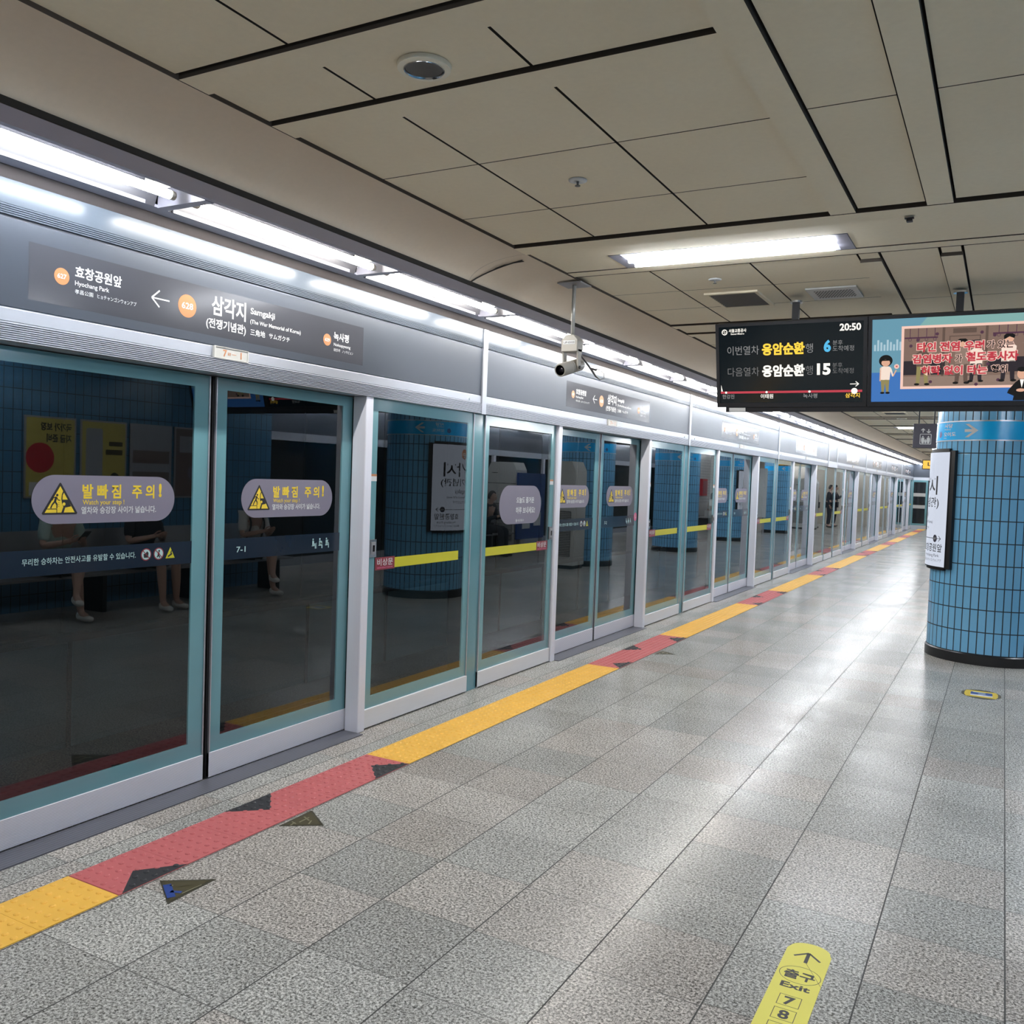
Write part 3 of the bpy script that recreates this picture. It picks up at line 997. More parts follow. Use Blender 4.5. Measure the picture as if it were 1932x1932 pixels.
def sliding_leaf(side, num, out=1.10):
    r = empty('sliding_door', (0, 0, 0), 's', 'sliding screen door', 'glass sliding doors of the screen', 'thing')
    y0, y1 = (0.019, out) if side > 0 else (-out, -0.019)
    MB().box(-3.507, -3.484, y0, y1, 0.010, 0.137, 'kick').build('bottom_rail', r, bevel=0.002)
    MB().box(-3.500, XD, y0 + 0.006, y1 - 0.006, 0.137, 2.045, 'glass_door').build('glass', r)
    e = 0.075
    b = MB()
    b.box(-3.5005, XD + 0.0015, y0 + 0.006, y0 + e, 0.137, 2.045, 'frit')
    b.box(-3.5005, XD + 0.0015, y1 - e - 0.02, y1 - 0.006, 0.137, 2.045, 'frit')
    b.box(-3.5005, XD + 0.0015, y0 + e, y1 - e - 0.02, 0.137, 0.212, 'frit')
    b.box(-3.5005, XD + 0.0015, y0 + e, y1 - e - 0.02, 1.985, 2.045, 'frit')
    b.build('glass_border', r)
    g0, g1 = (y0, y0 + 0.007) if side > 0 else (y1 - 0.007, y1)
    MB().box(-3.507, -3.486, g0, g1, 0.010, 2.045, 'alu').build('edge_strip', r)
    q0, q1 = (y0 - 0.015, y0) if side > 0 else (y1, y1 + 0.015)
    MB().box(-3.510, -3.498, q0, q1, 0.012, 2.045, 'rubber').build('rubber_seal', r)
    if side < 0:
        c = caution(-0.947, 1.331)
        a = Art()
        a.rect(y0 + e, y1 - e - 0.02, 1.117, 1.226, 'navy', 0)
        a.text('무리한 승하차는 안전사고를 유발할 수 있습니다.', -0.984, -0.438, 1.165, 0.031, 'teal_print', 1, 0.006)
        for u in (-0.381, -0.310):
            a.disc(u, 1.175, 0.029, 'redlab', 1); a.disc(u, 1.175, 0.024, 'teal_print', 2)
        a.poly([(-0.393, 1.160), (-0.370, 1.160), (-0.368, 1.182), (-0.376, 1.190), (-0.386, 1.180), (-0.396, 1.178)], 'blk', 3)
        a.disc(-0.308, 1.188, 0.005, 'blk', 3); a.line((-0.310, 1.182), (-0.312, 1.168), 0.010, 'redlab', 3); a.line((-0.312, 1.170), (-0.304, 1.156), 0.006, 'blk', 3); a.line((-0.312, 1.170), (-0.320, 1.158), 0.006, 'blk', 3)
        for u in (-0.381, -0.310):
            a.line((u - 0.018, 1.193), (u + 0.018, 1.157), 0.004, 'redlab', 4)
        a.poly([(-0.270, 1.150), (-0.216, 1.150), (-0.243, 1.203)], 'greenyel', 1)
        a.line((-0.256, 1.158), (-0.232, 1.172), 0.008, 'blk', 2); a.line((-0.240, 1.172), (-0.236, 1.186), 0.006, 'blk', 2)
    else:
        c = caution(0.205, 1.331)
        a = Art()
        a.rect(y0 + e, y1 - e - 0.02, 1.117, 1.226, 'navy', 0)
        a.text(num, 0.180, 0.244, 1.153, 0.042, 'teal_print', 1, 0.01)
        for k in range(3):
            seat_icon(a, 0.760 + k * 0.058, 1.142, 'teal_print', k)
    cs = c.build('caution_sticker', (XD + 0.001, 0, 0), UY, VZ, r)
    cs['label'] = 'grey violet watch your step sticker with yellow triangle'
    bb = a.build('guidance_band', (XD, 0, 0), UY, VZ, r)
    bb['label'] = 'dark blue band with pale teal lettering'
    return r


def sill(ext=0.0):
    o = MB().box(-3.486, -3.335, -1.086 - ext, 1.086, 0.0, 0.006, 'sill').build('door_sill')
    return tag(o, 's', 'threshold', 'ribbed sills under the sliding doors')


NUMS = ['7-1', '7-2', '7-3', '7-4', '8-1', '8-2', '8-3', '8-4']
P = {}
for i, c in enumerate(CEN):
    nth = ORD[i]
    near = ['the door numbered 7-1', 'the door numbered 7-2', 'the third sliding door', 'the fourth sliding door', 'the fifth sliding door', 'the sixth sliding door', 'the seventh sliding door', 'the last sliding door'][i]
    loc = (0, c, 0)
    if i == 0:
        P['h'] = header_proto(); h = P['h']; h.location = loc
    else:
        h = dup(P['h'], loc, 'h')
    h['label'] = 'grey header box with station names over ' + near
    for s, nm in ((-1, 'near'), (1, 'far')):
        k = 'p%d' % s
        if i == 0:
            P[k] = post(s); o = P[k]; o.location = (0, c - (0.105 if s < 0 else 0), 0)
        else:
            o = dup(P[k], loc, 'p')
        o['label'] = 'aluminium post at the ' + nm + ' side of ' + near
        ks = 'e%d' % s
        if i == 0 and s < 0:
            continue
        if ks not in P:
            P[ks] = emergency_door(s); o = P[ks]; o.location = loc
            if s < 0:
                pass
        elif i == 1 and s < 0:
            o = dup(P[ks], loc, 'e')
        else:
            o = dup(P[ks], loc, 'e')
        o['label'] = 'glass emergency door with yellow bar on the ' + nm + ' side of ' + near
    if i == 0:
        o = sliding_leaf(-1, '', 1.195); o.location = loc
    elif i == 1:
        P['s-1'] = sliding_leaf(-1, ''); o = P['s-1']; o.location = loc
    else:
        o = dup(P['s-1'], loc, 's')
    o['label'] = 'near leaf of ' + near + ', long line of text on its band'
    if i in (0, 1):
        o = sliding_leaf(1, NUMS[i]); o.location = loc
        P['s1'] = o
    else:
        o = dup(P['s1'], loc, 's')
        old = [ch for ch in o.children if ch.name.startswith('guidance_band')][0]
        a = Art(); a.rect(0.094, 1.005, 1.117, 1.226, 'navy', 0)
        a.text(NUMS[i], 0.180, 0.244, 1.153, 0.042, 'teal_print', 1, 0.01)
        for k in range(3):
            seat_icon(a, 0.760 + k * 0.058, 1.142, 'teal_print', k)
        nb = a.build('guidance_band', (XD, 0, 0), UY, VZ, o); nb['label'] = 'dark blue band with pale teal lettering'
        bpy.data.objects.remove(old)
    o['label'] = 'far leaf of ' + near + ', marked ' + NUMS[i] + ' and seat symbols' if i < 2 else 'far leaf of ' + near
    if i == 0:
        o = sill(0.1); o.location = loc
    elif i == 1:
        P['sill'] = sill(); o = P['sill']; o.location = loc
    else:
        o = dup(P['sill'], loc, 's')
    o['label'] = 'dark ribbed sill on the floor under ' + near
# the second panel carries the greeting sticker: rebuild it in place of the plain one
for o in list(bpy.data.objects):
    if o.name.startswith('emergency_door') and o.parent is None and abs(o.location.y - CEN[1]) < 0.01 and 'near side' in o['label']:
        first = o
gs = emergency_door(-1, True)
gs.location = first.location; gs['label'] = 'glass emergency door with grey greeting sticker, before the door numbered 7-2'
if P['e-1'] is first:
    P['e-1'] = gs
for ch in list(first.children):
    bpy.data.objects.remove(ch)
bpy.data.objects.remove(first)
# pink priority disc on the second door
pk = [o for o in bpy.data.objects if o.name.startswith('sliding_door') and o.parent is None and abs(o.location.y - CEN[1]) < 0.01 and 'far leaf' in o['label']][0]
Art().disc(1.030, 1.21, 0.045, 'pink', 0).line((1.02, 1.235), (1.03, 1.185), 0.012, 'white', 1).line((1.03, 1.205), (1.05, 1.20), 0.010, 'white', 1).build('pink_disc', (XD + 0.002, 0, 0), UY, VZ, pk)

# mullions between the modules, and the teal glass column below each
mul = None
for k, y in enumerate([STARTS[1], STARTS[2], STARTS[3], 20.365, 21.5, STARTS[5], STARTS[6], STARTS[7]]):
    lab = 'slim aluminium mullion across the header, ' + ORD[k] + ' from the 7-1 door'
    lab2 = 'narrow teal glass column between emergency doors, ' + ORD[k] + ' from the 7-1 door'
    if mul is None:
        mul = MB().box(-3.62, -3.369, -0.030, 0.030, 2.046, 2.662, 'alu').build('header_mullion', bevel=0.002)
        mul.location = (0, y, 0)
        tag(mul, lab, 'mullion', 'mullions of the screen header')
        gcl = empty('glass_column', (0, y, 0), lab2, 'glass column', 'teal glass columns of the screen', 'thing')
        MB().box(-3.418, -3.410, -0.076, 0.076, 0.0, 2.045, 'frit_dark').build('glass', gcl)
        MB().box(-3.60, -3.42, -0.03, 0.03, 0.0, 2.045, 'tunnel_dark').build('back_post', gcl)
    else:
        dup(mul, (0, y, 0), lab)
        dup(gcl, (0, y, 0), lab2)
# the plain bay between two carriages
gb = empty('screen_header', (0, 20.9325, 0), 'narrow plain header box without a station name', 'header', 'header boxes along the screen')
MB().box(-3.62, -3.3815, -0.534, 0.534, 2.05, 2.660, 'sign_grey').build('sign_panel', gb)
MB().box(-3.3815, -3.371, -0.534, 0.534, 2.047, 2.177, 'alu').build('lower_rail', gb)
MB().box(-3.3815, -3.3785, -0.534, 0.534, 2.527, 2.660, 'steel').build('reflective_strip', gb)
gb = empty('fixed_pane', (0, 20.9325, 0), 'narrow fixed pane under the plain header box', 'screen pane', None, 'thing')
MB().box(-3.416, XP, -0.485, 0.485, 0.125, 2.045, 'glass_fix').build('glass', gb)
MB().box(-3.418, -3.392, -0.485, 0.485, 0.010, 0.125, 'kick_plain').build('bottom_rail', gb)

# end door of the platform
ed = empty('end_door', (0, YEND, 0), 'teal framed end door with three dark panes at the far end', 'door', None, 'thing')
b = MB()
b.box(-3.42, -3.34, -0.03, 0.0, 0.15, 2.04, 'frit'); b.box(-2.88, -2.80, -0.03, 0.0, 0.15, 2.04, 'frit')
b.box(-3.34, -2.88, -0.03, 0.0, 1.96, 2.04, 'frit'); b.box(-3.34, -2.88, -0.03, 0.0, 0.15, 0.23, 'frit')
b.build('frame', ed)
for z0, z1 in ((0.23, 0.86), (1.00, 1.36), (1.50, 1.96)):
    MB().box(-3.34, -2.88, -0.02, 0.0, z0, z1, 'scr_dark').build('pane', ed)
for z0 in (0.86, 1.36):
    MB().box(-3.34, -2.88, -0.035, 0.0, z0, z0 + 0.14, 'off_white').build('push_bar', ed)
MB().box(-3.42, -2.80, -0.03, 0.0, 0.0, 0.15, 'alu').build('bottom_rail', ed)

# ------------------------------------------------------------------ tactile paving
TXA, TXB = -3.080, -2.790
TRIS = [[(-2.915, 2.333), (-2.790, 2.491), (-2.790, 2.188)], [(-3.080, 2.962), (-3.080, 3.257), (-2.932, 3.098)], [(-2.937, 3.867), (-2.790, 4.015), (-2.790, 3.714)]]
TRIS = [[(p[0], p[1] - CEN[0]) for p in t] for t in TRIS]


def inside(t, x, y):
    s = [(t[(i + 1) % 3][0] - t[i][0]) * (y - t[i][1]) - (t[(i + 1) % 3][1] - t[i][1]) * (x - t[i][0]) for i in range(3)]
    return all(v >= 0 for v in s) or all(v <= 0 for v in s)


def dome(mb, x, y, z, m, r=0.0125, h=0.0048, seg=8):
    rs = [(r, 0), (r * 0.86, h * 0.6), (r * 0.5, h)]
    vs = [(x + a * math.cos(2 * PI * k / seg), y + a * math.sin(2 * PI * k / seg), z + b) for a, b in rs for k in range(seg)]
    fs = [(i * seg + k, i * seg + (k + 1) % seg, (i + 1) * seg + (k + 1) % seg, (i + 1) * seg + k) for i in range(2) for k in range(seg)]
    fs.append(tuple(range(2 * seg, 3 * seg)))
    mb.add(vs, fs, m)


def strip(n, mat, tris, domes=True):
    b = MB()
    dk = [MB() for _ in tris]
    T = 0.306
    for k in range(n):
        b.box(TXA, TXB, k * T + 0.0008, (k + 1) * T - 0.0008, 0.0, 0.004, mat)
        for i in range(6):
            for j in range(6):
                x = TXA + (i + 0.5) * (TXB - TXA) / 6; y = k * T + (j + 0.5) * T / 6
                hit = [q for q, t in enumerate(tris) if inside(t, x, y)]
                if domes:
                    dome(dk[hit[0]] if hit else b, x, y, 0.004, 'tact_k' if hit else mat, 0.0125, 0.0055 if hit else 0.0048)
    for q, t in enumerate(tris):
        dk[q].prism(t, 'z', 0.004, 0.0046, 'tact_k')
    return b, dk


ny = nr = None
for i, c in enumerate(CEN):
    y = c - 1.04
    if nr is None:
        b, dk = strip(6, 'tact_r', [[(p[0], p[1] + 1.04) for p in t] for t in TRIS])
        nr = b.build('tactile_strip', None); nr.location = (0, y, 0)
        tag(nr, 'r', 'tactile paving', 'red tactile paving before the doors')
        for d in dk:
            a = d.build('arrow_mark', nr); a['label'] = 'charcoal triangle'
        o = nr
    else:
        o = dup(nr, (0, y, 0), 'r')
    o['label'] = 'red studded paving strip with charcoal triangles, ' + ('nearest the camera' if i == 0 else ORD[i] + ' along the platform')
    if i == 0:
        b, _ = strip(10, 'tact_y', [])
        ny = b.build('tactile_strip', None); ny.location = (0, y - 3.064, 0)
        tag(ny, 'yellow studded paving strip cut by the bottom left of the photo', 'tactile paving', 'yellow tactile paving along the platform')
    y1 = y + 1.836
    nxt = (CEN[i + 1] - 1.04) if i < 7 else YEND
    n = int((nxt - y1) / 0.306 + 0.02)
    if n == 10:
        o = dup(ny, (0, y1, 0), 'y')
    else:
        b, _ = strip(n, 'tact_y', [], i < 4)
        o = b.build('tactile_strip'); o.location = (0, y1, 0)
        tag(o, 'y', 'tactile paving', 'yellow tactile paving along the platform')
    o['label'] = 'yellow studded paving strip beyond the ' + ('nearest' if i == 0 else ORD[i]) + ' red strip'

# worn triangular floor stickers by the doors
def tri_sticker(pts, z, cols):
    c = (sum(p[0] for p in pts) / 3, sum(p[1] for p in pts) / 3)
    loc = [(p[0] - c[0], p[1] - c[1]) for p in pts]
    b = MB()
    b.prism(loc, 'z', 0.0, 0.0015, 'brass')
    inn = [(p[0] * 0.82, p[1] * 0.82) for p in loc]
    b.prism(inn, 'z', 0.0015, 0.0019, cols[0])
    o = b.build('floor_sticker'); o.location = (c[0], c[1], 0)
    a = Art()
    A, B, Cc = loc
    L = lambda s, t: (A[0] + (B[0] - A[0]) * s + (Cc[0] - A[0]) * t, A[1] + (B[1] - A[1]) * s + (Cc[1] - A[1]) * t)
    for s0, t0, s1, t1, wd, m in cols[1]:
        a.line(L(s0, t0), L(s1, t1), wd, m, 1)
    a.build('worn_drawing', (0, 0, 0.0019), (1, 0, 0), (0, 1, 0), o)
    return o


f1 = [(-2.767, 2.337), (-2.599, 2.463), (-2.591, 2.226)]
f2 = [(-2.772, 3.207), (-2.606, 3.098), (-2.766, 2.982)]
o = tri_sticker(f1, 0, ('olive', [(0.1, 0.2, 0.1, 0.75, 0.030, 'blue_print'), (0.12, 0.5, 0.3, 0.55, 0.016, 'blue_print'), (0.2, 0.28, 0.55, 0.2, 0.022, 'olive'), (0.3, 0.6, 0.7, 0.25, 0.006, 'silver_print'), (0.14, 0.25, 0.2, 0.25, 0.008, 'silver_print')]))
tag(o, 'worn triangular floor sticker with blue patch beside the nearest red strip', 'floor sticker', 'triangular floor stickers')
sc2 = ('olive', [(0.15, 0.3, 0.45, 0.25, 0.008, 'silver_print'), (0.3, 0.2, 0.3, 0.5, 0.008, 'silver_print'), (0.1, 0.65, 0.3, 0.6, 0.007, 'silver_print'), (0.2, 0.6, 0.25, 0.75, 0.007, 'silver_print'), (0.5, 0.2, 0.6, 0.32, 0.007, 'silver_print')])
o = tri_sticker(f2, 0, sc2)
tag(o, 'dark brass triangular floor sticker touching the nearest red strip', 'floor sticker', 'triangular floor stickers')
dd = CEN[1] - CEN[0]
o = tri_sticker([(p[0], p[1] + dd) for p in f2], 0, sc2)
tag(o, 'dark triangular floor sticker touching the second red strip', 'floor sticker', 'triangular floor stickers')

# ------------------------------------------------------------------ hanging passenger displays
TVP1 = Vector((-1.83, 6.34, 2.145)); TVV = (Vector((-1.83, 6.2, 2.712)) - TVP1).normalized(); TVU = Vector((1, 0, 0)); TVN = TVU.cross(TVV)
M['tv_bg'] = emis('display_black', (0.010, 0.022, 0.030, 1), 0.05, 0.12)
for nm, c, e in (('e_white', (0.9, 0.86, 0.78, 1), 0.42), ('e_grey', (0.5, 0.5, 0.5, 1), 0.17), ('e_grey2', (0.5, 0.5, 0.5, 1), 0.11), ('e_yel', (1.0, 0.62, 0.06, 1), 0.40), ('e_cyan', (0.10, 0.52, 0.85, 1), 0.34),
                 ('e_red', (0.62, 0.06, 0.09, 1), 0.30), ('e_redtxt', (0.70, 0.05, 0.08, 1), 0.26), ('e_pink', (0.95, 0.62, 0.52, 1), 0.33), ('e_brown', (0.42, 0.27, 0.21, 1), 0.18), ('e_brown2', (0.42, 0.27, 0.21, 1), 0.10), ('e_brown3', (0.42, 0.29, 0.23, 1), 0.23),
                 ('e_dark', (0.08, 0.06, 0.08, 1), 0.10), ('e_blk', (0.02, 0.02, 0.02, 1), 0.05), ('e_skin', (0.9, 0.50, 0.34, 1), 0.28), ('e_cream', (0.95, 0.78, 0.66, 1), 0.33), ('e_khaki', (0.45, 0.38, 0.15, 1), 0.22), ('e_plum', (0.18, 0.07, 0.13, 1), 0.16),
                 ('e_sky', (0.18, 0.42, 0.55, 1), 0.26), ('e_blue', (0.06, 0.22, 0.62, 1), 0.27), ('e_green', (0.25, 0.48, 0.46, 1), 0.30), ('e_palecol', (0.5, 0.7, 0.8, 1), 0.28)):
    M[nm] = emis('display_' + nm[2:], c, e * 0.45)
tv = empty('display_board', TVP1, 'twin black display board hung from the ceiling, train times and cartoon notice', 'display board')
tvq = Matrix((TVU, TVV, TVN)).transposed().to_4x4()


def tvbox(mb, u0, u1, v0, v1, n0, n1, m):
    vs = []
    for n in (n0, n1):
        for v in (v0, v1):
            for u in (u0, u1):
                vs.append(TVU * u + TVV * v + TVN * n)
    mb.add(vs, [(0, 2, 3, 1), (4, 5, 7, 6), (0, 1, 5, 4), (2, 6, 7, 3), (0, 4, 6, 2), (1, 3, 7, 5)], m)


for k in range(2):
    b = MB(); o = k * 1.006
    tvbox(b, o + 0.0, o + 1.0, 0.0, 0.583, -0.09, -0.012, 'black')
    tvbox(b, o + 0.0, o + 0.022, 0.0, 0.583, -0.012, 0.004, 'black'); tvbox(b, o + 0.976, o + 1.0, 0.0, 0.583, -0.012, 0.004, 'black')
    tvbox(b, o + 0.022, o + 0.976, 0.0, 0.030, -0.012, 0.004, 'black'); tvbox(b, o + 0.022, o + 0.976, 0.562, 0.583, -0.012, 0.004, 'black')
    cs = b.build('display_casing', tv)
b = MB(); tvbox(b, 0.06, 1.96, -0.035, -0.002, -0.10, -0.002, 'black'); b.build('bottom_rail', tv)
b = MB(); tvbox(b, 0.085, 0.20, -0.030, -0.004, -0.002, 0.002, 'off_white'); b.build('sensor_plate', tv)
for x in (-1.317, -0.306):
    b = MB()
    b.box(x - 0.022 - TVP1.x, x + 0.022 - TVP1.x, 6.335 - TVP1.y, 6.375 - TVP1.y, 2.60 - TVP1.z, 2.868 - TVP1.z, 'rubber')
    b.build('pole', tv)
    b = MB(); b.lathe([(0.0, 0.0), (0.042, 0.0), (0.042, 0.012), (0.0, 0.012)], 'chrome', 16, c=(x - TVP1.x, 6.355 - TVP1.y, 2.858 - TVP1.z))
    b.build('ceiling_flange', tv)
a = Art()
a.rect(0.022, 0.976, 0.030, 0.562, 'tv_bg', 0)
a.text('20:50', 0.826, 0.959, 0.503, 0.062, 'e_white', 1, 0.03)
a.disc(0.061, 0.525, 0.020, 'e_white', 1); a.ring(0.061, 0.525, 0.013, 0.005, 'tv_bg', 2); a.line((0.048, 0.516), (0.074, 0.534), 0.006, 'tv_bg', 3)
a.text('서울교통공사', 0.090, 0.213, 0.524, 0.026, 'e_white', 1, 0.02); a.text('Seoul Metro', 0.104, 0.198, 0.506, 0.016, 'e_white', 1, 0.02)
for v, c1, num in ((0.360, 'e_yel', '6'), (0.212, 'e_white', '15')):
    g = 'e_grey' if num == '6' else 'e_grey2'
    a.text('이번열차' if num == '6' else '다음열차', 0.078, 0.298, v + 0.010, 0.068, g, 1)
    a.text('응암순환', 0.318, 0.603, v + 0.006, 0.084, c1, 1, 0.04)
    a.text('행', 0.609, 0.657, v + 0.010, 0.068, g, 1)
    a.text('분후', 0.783, 0.846, v + 0.052, 0.036, g, 1)
    a.text('도착예정', 0.783, 0.917, v + 0.012, 0.040, g, 1)
a.text('6', 0.726, 0.772, 0.371, 0.100, 'e_cyan', 1, 0.045)
a.text('15', 0.683, 0.771, 0.219, 0.100, 'e_white', 1, 0.045)
a.rect(0.025, 0.972, 0.096, 0.111, 'e_red', 1)
for u, r_ in ((0.063, 0.008), (0.347, 0.008), (0.635, 0.008), (0.923, 0.020)):
    a.disc(u, 0.1035, r_, 'e_white', 2)
a.poly([(0.028, 0.112), (0.040, 0.112), (0.031, 0.150), (0.028, 0.158)], 'e_white', 2)
a.line((0.895, 0.150), (0.948, 0.150), 0.005, 'e_white', 1); a.line((0.950, 0.150), (0.930, 0.166), 0.005, 'e_white', 1); a.line((0.950, 0.150), (0.930, 0.134), 0.005, 'e_white', 1)
for t_s, u0, u1, c in (('한강진', 0.036, 0.121, 'e_grey'), ('이태원', 0.306, 0.392, 'e_white'), ('녹사평', 0.593, 0.686, 'e_grey'), ('삼각지', 0.866, 0.957, 'e_yel')):
    a.text(t_s, u0, u1, 0.062, 0.034, c, 1, 0.015)
s1 = a.build('screen', (0, 0, 0), TVU, TVV, tv, base=-0.008)
s1['label'] = 'dark screen of train times, 20:50 at top right'
a = Art(); o = 1.006
a.rect(o + 0.022, o + 0.976, 0.030, 0.562, 'e_sky', 0)
a.rect(o + 0.022, o + 0.976, 0.030, 0.22, 'e_blue', 1)
a.poly([(1.30, 0.50), (1.35, 0.562), (o + 0.976, 0.562), (o + 0.976, 0.50)], 'e_green', 1)
for k in range(9):
    a.rect(1.04 + k * 0.019, 1.052 + k * 0.019, 0.36, 0.40 + 0.03 * ((k * 5) % 3) / 2, 'e_palecol', 1)
a.rect(1.203, 1.925, 0.111, 0.511, 'e_pink', 2)
a.rect(1.219, 1.909, 0.127, 0.495, 'e_brown', 3)
a.rect(1.219, 1.909, 0.127, 0.190, 'e_brown3', 4)
a.rect(1.22, 1.46, 0.20, 0.29, 'e_dark', 4)
a.rect(1.70, 1.909, 0.21, 0.30, 'e_dark', 4)
for u0, u1 in ((1.44, 1.455), (1.68, 1.695)):
    a.rect(u0, u1, 0.19, 0.495, 'e_brown2', 4)
a.frame(1.48, 1.655, 0.19, 0.44, 0.006, 'e_brown2', 4); a.rect(1.50, 1.63, 0.455, 0.485, 'e_brown2', 4)
for u0, u1, v in ((1.222, 1.415, 0.430), (1.72, 1.909, 0.440)):
    a.rect(u0, u1, v, v + 0.010, 'e_plum', 5)
    for k in range(4):
        u = u0 + 0.03 + k * (u1 - u0 - 0.04) / 3.2
        a.rect(u, u + 0.004, v, 0.495, 'e_plum', 5); a.ring(u + 0.002, v - 0.006, 0.010, 0.003, 'e_plum', 5, n=12)
for u, v in ((1.26, 0.385), (1.30, 0.42), (1.41, 0.455), (1.66, 0.455), (1.61, 0.40), (1.73, 0.435), (1.38, 0.155), (1.64, 0.135), (1.70, 0.26), (1.33, 0.21), (1.76, 0.16)):
    a.disc(u, v, 0.010, 'e_plum', 6, n=14)


def figure(u, v, h, top, leg, hair, arm=None):
    """small flat cartoon passenger"""
    a.disc(u, v + h * 0.90, h * 0.085, 'e_skin', 7, n=18)
    a.poly([(u - h * .10, v + h * .88), (u - h * .105, v + h * .96), (u - h * .06, v + h * 1.0), (u + h * .06, v + h * 1.0), (u + h * .105, v + h * .96), (u + h * .09, v + h * .90), (u, v + h * .94)], hair, 8)
    a.poly([(u - h * .13, v + h * .42), (u + h * .13, v + h * .42), (u + h * .14, v + h * .74), (u + h * .05, v + h * .81), (u - h * .05, v + h * .81), (u - h * .14, v + h * .74)], top, 7)
    for s in (-1, 1):
        a.poly([(u + s * h * .02, v + h * .44), (u + s * h * .12, v + h * .44), (u + s * h * .13, v + h * .04), (u + s * h * .05, v + h * .04)], leg, 7)
        a.disc(u + s * h * .11, v + h * .02, h * .06, 'e_blk', 8, h * .028, n=12)


figure(1.33, 0.135, 0.27, 'e_brown2', 'e_khaki', 'e_blk')
figure(1.555, 0.140, 0.28, 'e_brown3', 'e_brown2', 'e_blk')
figure(1.635, 0.150, 0.26, 'e_cream', 'e_dark', 'e_dark')
figure(1.81, 0.150, 0.29, 'e_cream', 'e_dark', 'e_blk')
# the standing girl at the left of the picture, holding a round NO paddle
gu = 1.113
a.disc(gu, 0.296, 0.041, 'e_blk', 8, 0.038); a.disc(gu, 0.283, 0.026, 'e_skin', 9, 0.022)
a.poly([(gu - .030, .296), (gu + .030, .296), (gu + .018, .306), (gu - .014, .303)], 'e_blk', 10)
a.poly([(gu - .030, .172), (gu + .025, .172), (gu + .032, .252), (gu + .012, .262), (gu - .014, .262), (gu - .034, .250)], 'e_cream', 8)
a.poly([(gu - .034, .25), (gu - .026, .25), (gu - .028, .165), (gu - .036, .165)], 'e_skin', 8); a.line((gu + .030, .245), (gu + .045, .195), .010, 'e_cream', 8); a.line((gu + .045, .195), (gu + .064, .235), .008, 'e_skin', 8)
a.poly([(gu - .028, .174), (gu + .024, .174), (gu + .020, .092), (gu + .006, .092), (gu - .002, .150), (gu - .008, .092), (gu - .022, .092)], 'e_khaki', 8)
a.disc(gu - .017, .088, .014, 'e_blk', 9, .007, n=12); a.disc(gu + .015, .088, .014, 'e_blk', 9, .007, n=12)
a.disc(gu + .066, .258, .015, 'e_pink', 9); a.line((gu + .060, .264), (gu + .072, .252), .004, 'e_redtxt', 10); a.line((gu + .060, .252), (gu + .072, .264), .004, 'e_redtxt', 10)
# sign language interpreter in a dark suit
a.disc(1.888, 0.195, 0.026, 'e_skin', 12, 0.032); a.disc(1.888, 0.222, 0.028, 'e_blk', 13, 0.014)
a.poly([(1.845, 0.032), (1.85, 0.06), (1.813, 0.078), (1.82, 0.098), (1.856, 0.145), (1.874, 0.160), (1.905, 0.160), (1.93, 0.140), (1.955, 0.10), (1.955, 0.032)], 'e_blk', 11)
a.poly([(1.878, 0.160), (1.900, 0.160), (1.890, 0.110)], 'e_white', 12); a.disc(1.885, 0.095, 0.024, 'e_skin', 12, 0.010)
ow = ('e_pink', 0.055)
for body, u0, u1, v, m_, sz in (('타인 전염 우려', 1.296, 1.676, 0.352, 'e_redtxt', 0.062), ('가 있는', 1.690, 1.835, 0.360, 'e_blk', 0.052),
                                ('감염병자', 1.272, 1.501, 0.279, 'e_redtxt', 0.060), ('가', 1.517, 1.557, 0.281, 'e_blk', 0.050), ('철도종사자', 1.577, 1.864, 0.285, 'e_redtxt', 0.060),
                                ('허락 없이 타는', 1.324, 1.698, 0.204, 'e_redtxt', 0.060), ('행위', 1.720, 1.807, 0.210, 'e_blk', 0.050)):
    a.text(body, u0, u1, v, sz, m_, 14, 0.035 if m_ == 'e_redtxt' else 0.02, outline=ow)
s2 = a.build('screen', (0, 0, 0), TVU, TVV, tv, base=-0.010, step=0.0004)
s2['label'] = 'bright cartoon notice about infectious passengers'

# ------------------------------------------------------------------ security camera on its pole
cc = empty('security_camera', (-2.545, 5.385, 0), 'beige security camera on a thin ceiling pole by the doors', 'security camera')
MB().box(-0.085, 0.085, -0.085, 0.085, 2.868, 2.876, 'seat').build('ceiling_plate', cc, bevel=0.002)
MB().tube([(0, 0, 2.868), (0, 0, 2.535)], 0.0125, 'pole_grey', 14).build('pole', cc, smooth=True)
b = MB()
b.prism([(-0.058, 2.43), (0.058, 2.43), (0.058, 2.505), (0.030, 2.540), (-0.030, 2.540), (-0.058, 2.505)], 'y', -0.045, 0.045, 'cctv')
hd = b.build('bracket_head', cc, bevel=0.004)
Art().rect(-0.044, 0.040, 2.478, 2.503, 'white', 0).text('UP-0103', -0.040, 0.036, 2.483, 0.018, 'blk', 1, 0.01).build('id_label', (0, -0.0455, 0), (1, 0, 0), (0, 0, 1), hd)
for s in (-1, 1):
    x = s * 0.052
    MB().prism([(-0.030, 2.45), (0.030, 2.45), (0.020, 2.34), (0.010, 2.315), (-0.010, 2.315), (-0.018, 2.34)], 'x', x - 0.006, x + 0.006, 'cctv').build('bracket_arm', cc, bevel=0.002)
ax = Vector((-0.12, -0.95, -0.27)).normalized()
c0 = Vector((0.0, 0.0, 2.335))
b = MB()
pp = [c0 + ax * t for t in (-0.115, -0.10, 0.02, 0.021, 0.026, 0.027, 0.135, 0.140)]
b.tube(pp, [0.036, 0.042, 0.042, 0.039, 0.039, 0.043, 0.043, 0.041], 'cctv', 28, False)
b.tube([c0 + ax * 0.140, c0 + ax * 0.1402], [0.041, 0.034], 'cctv', 28, False)
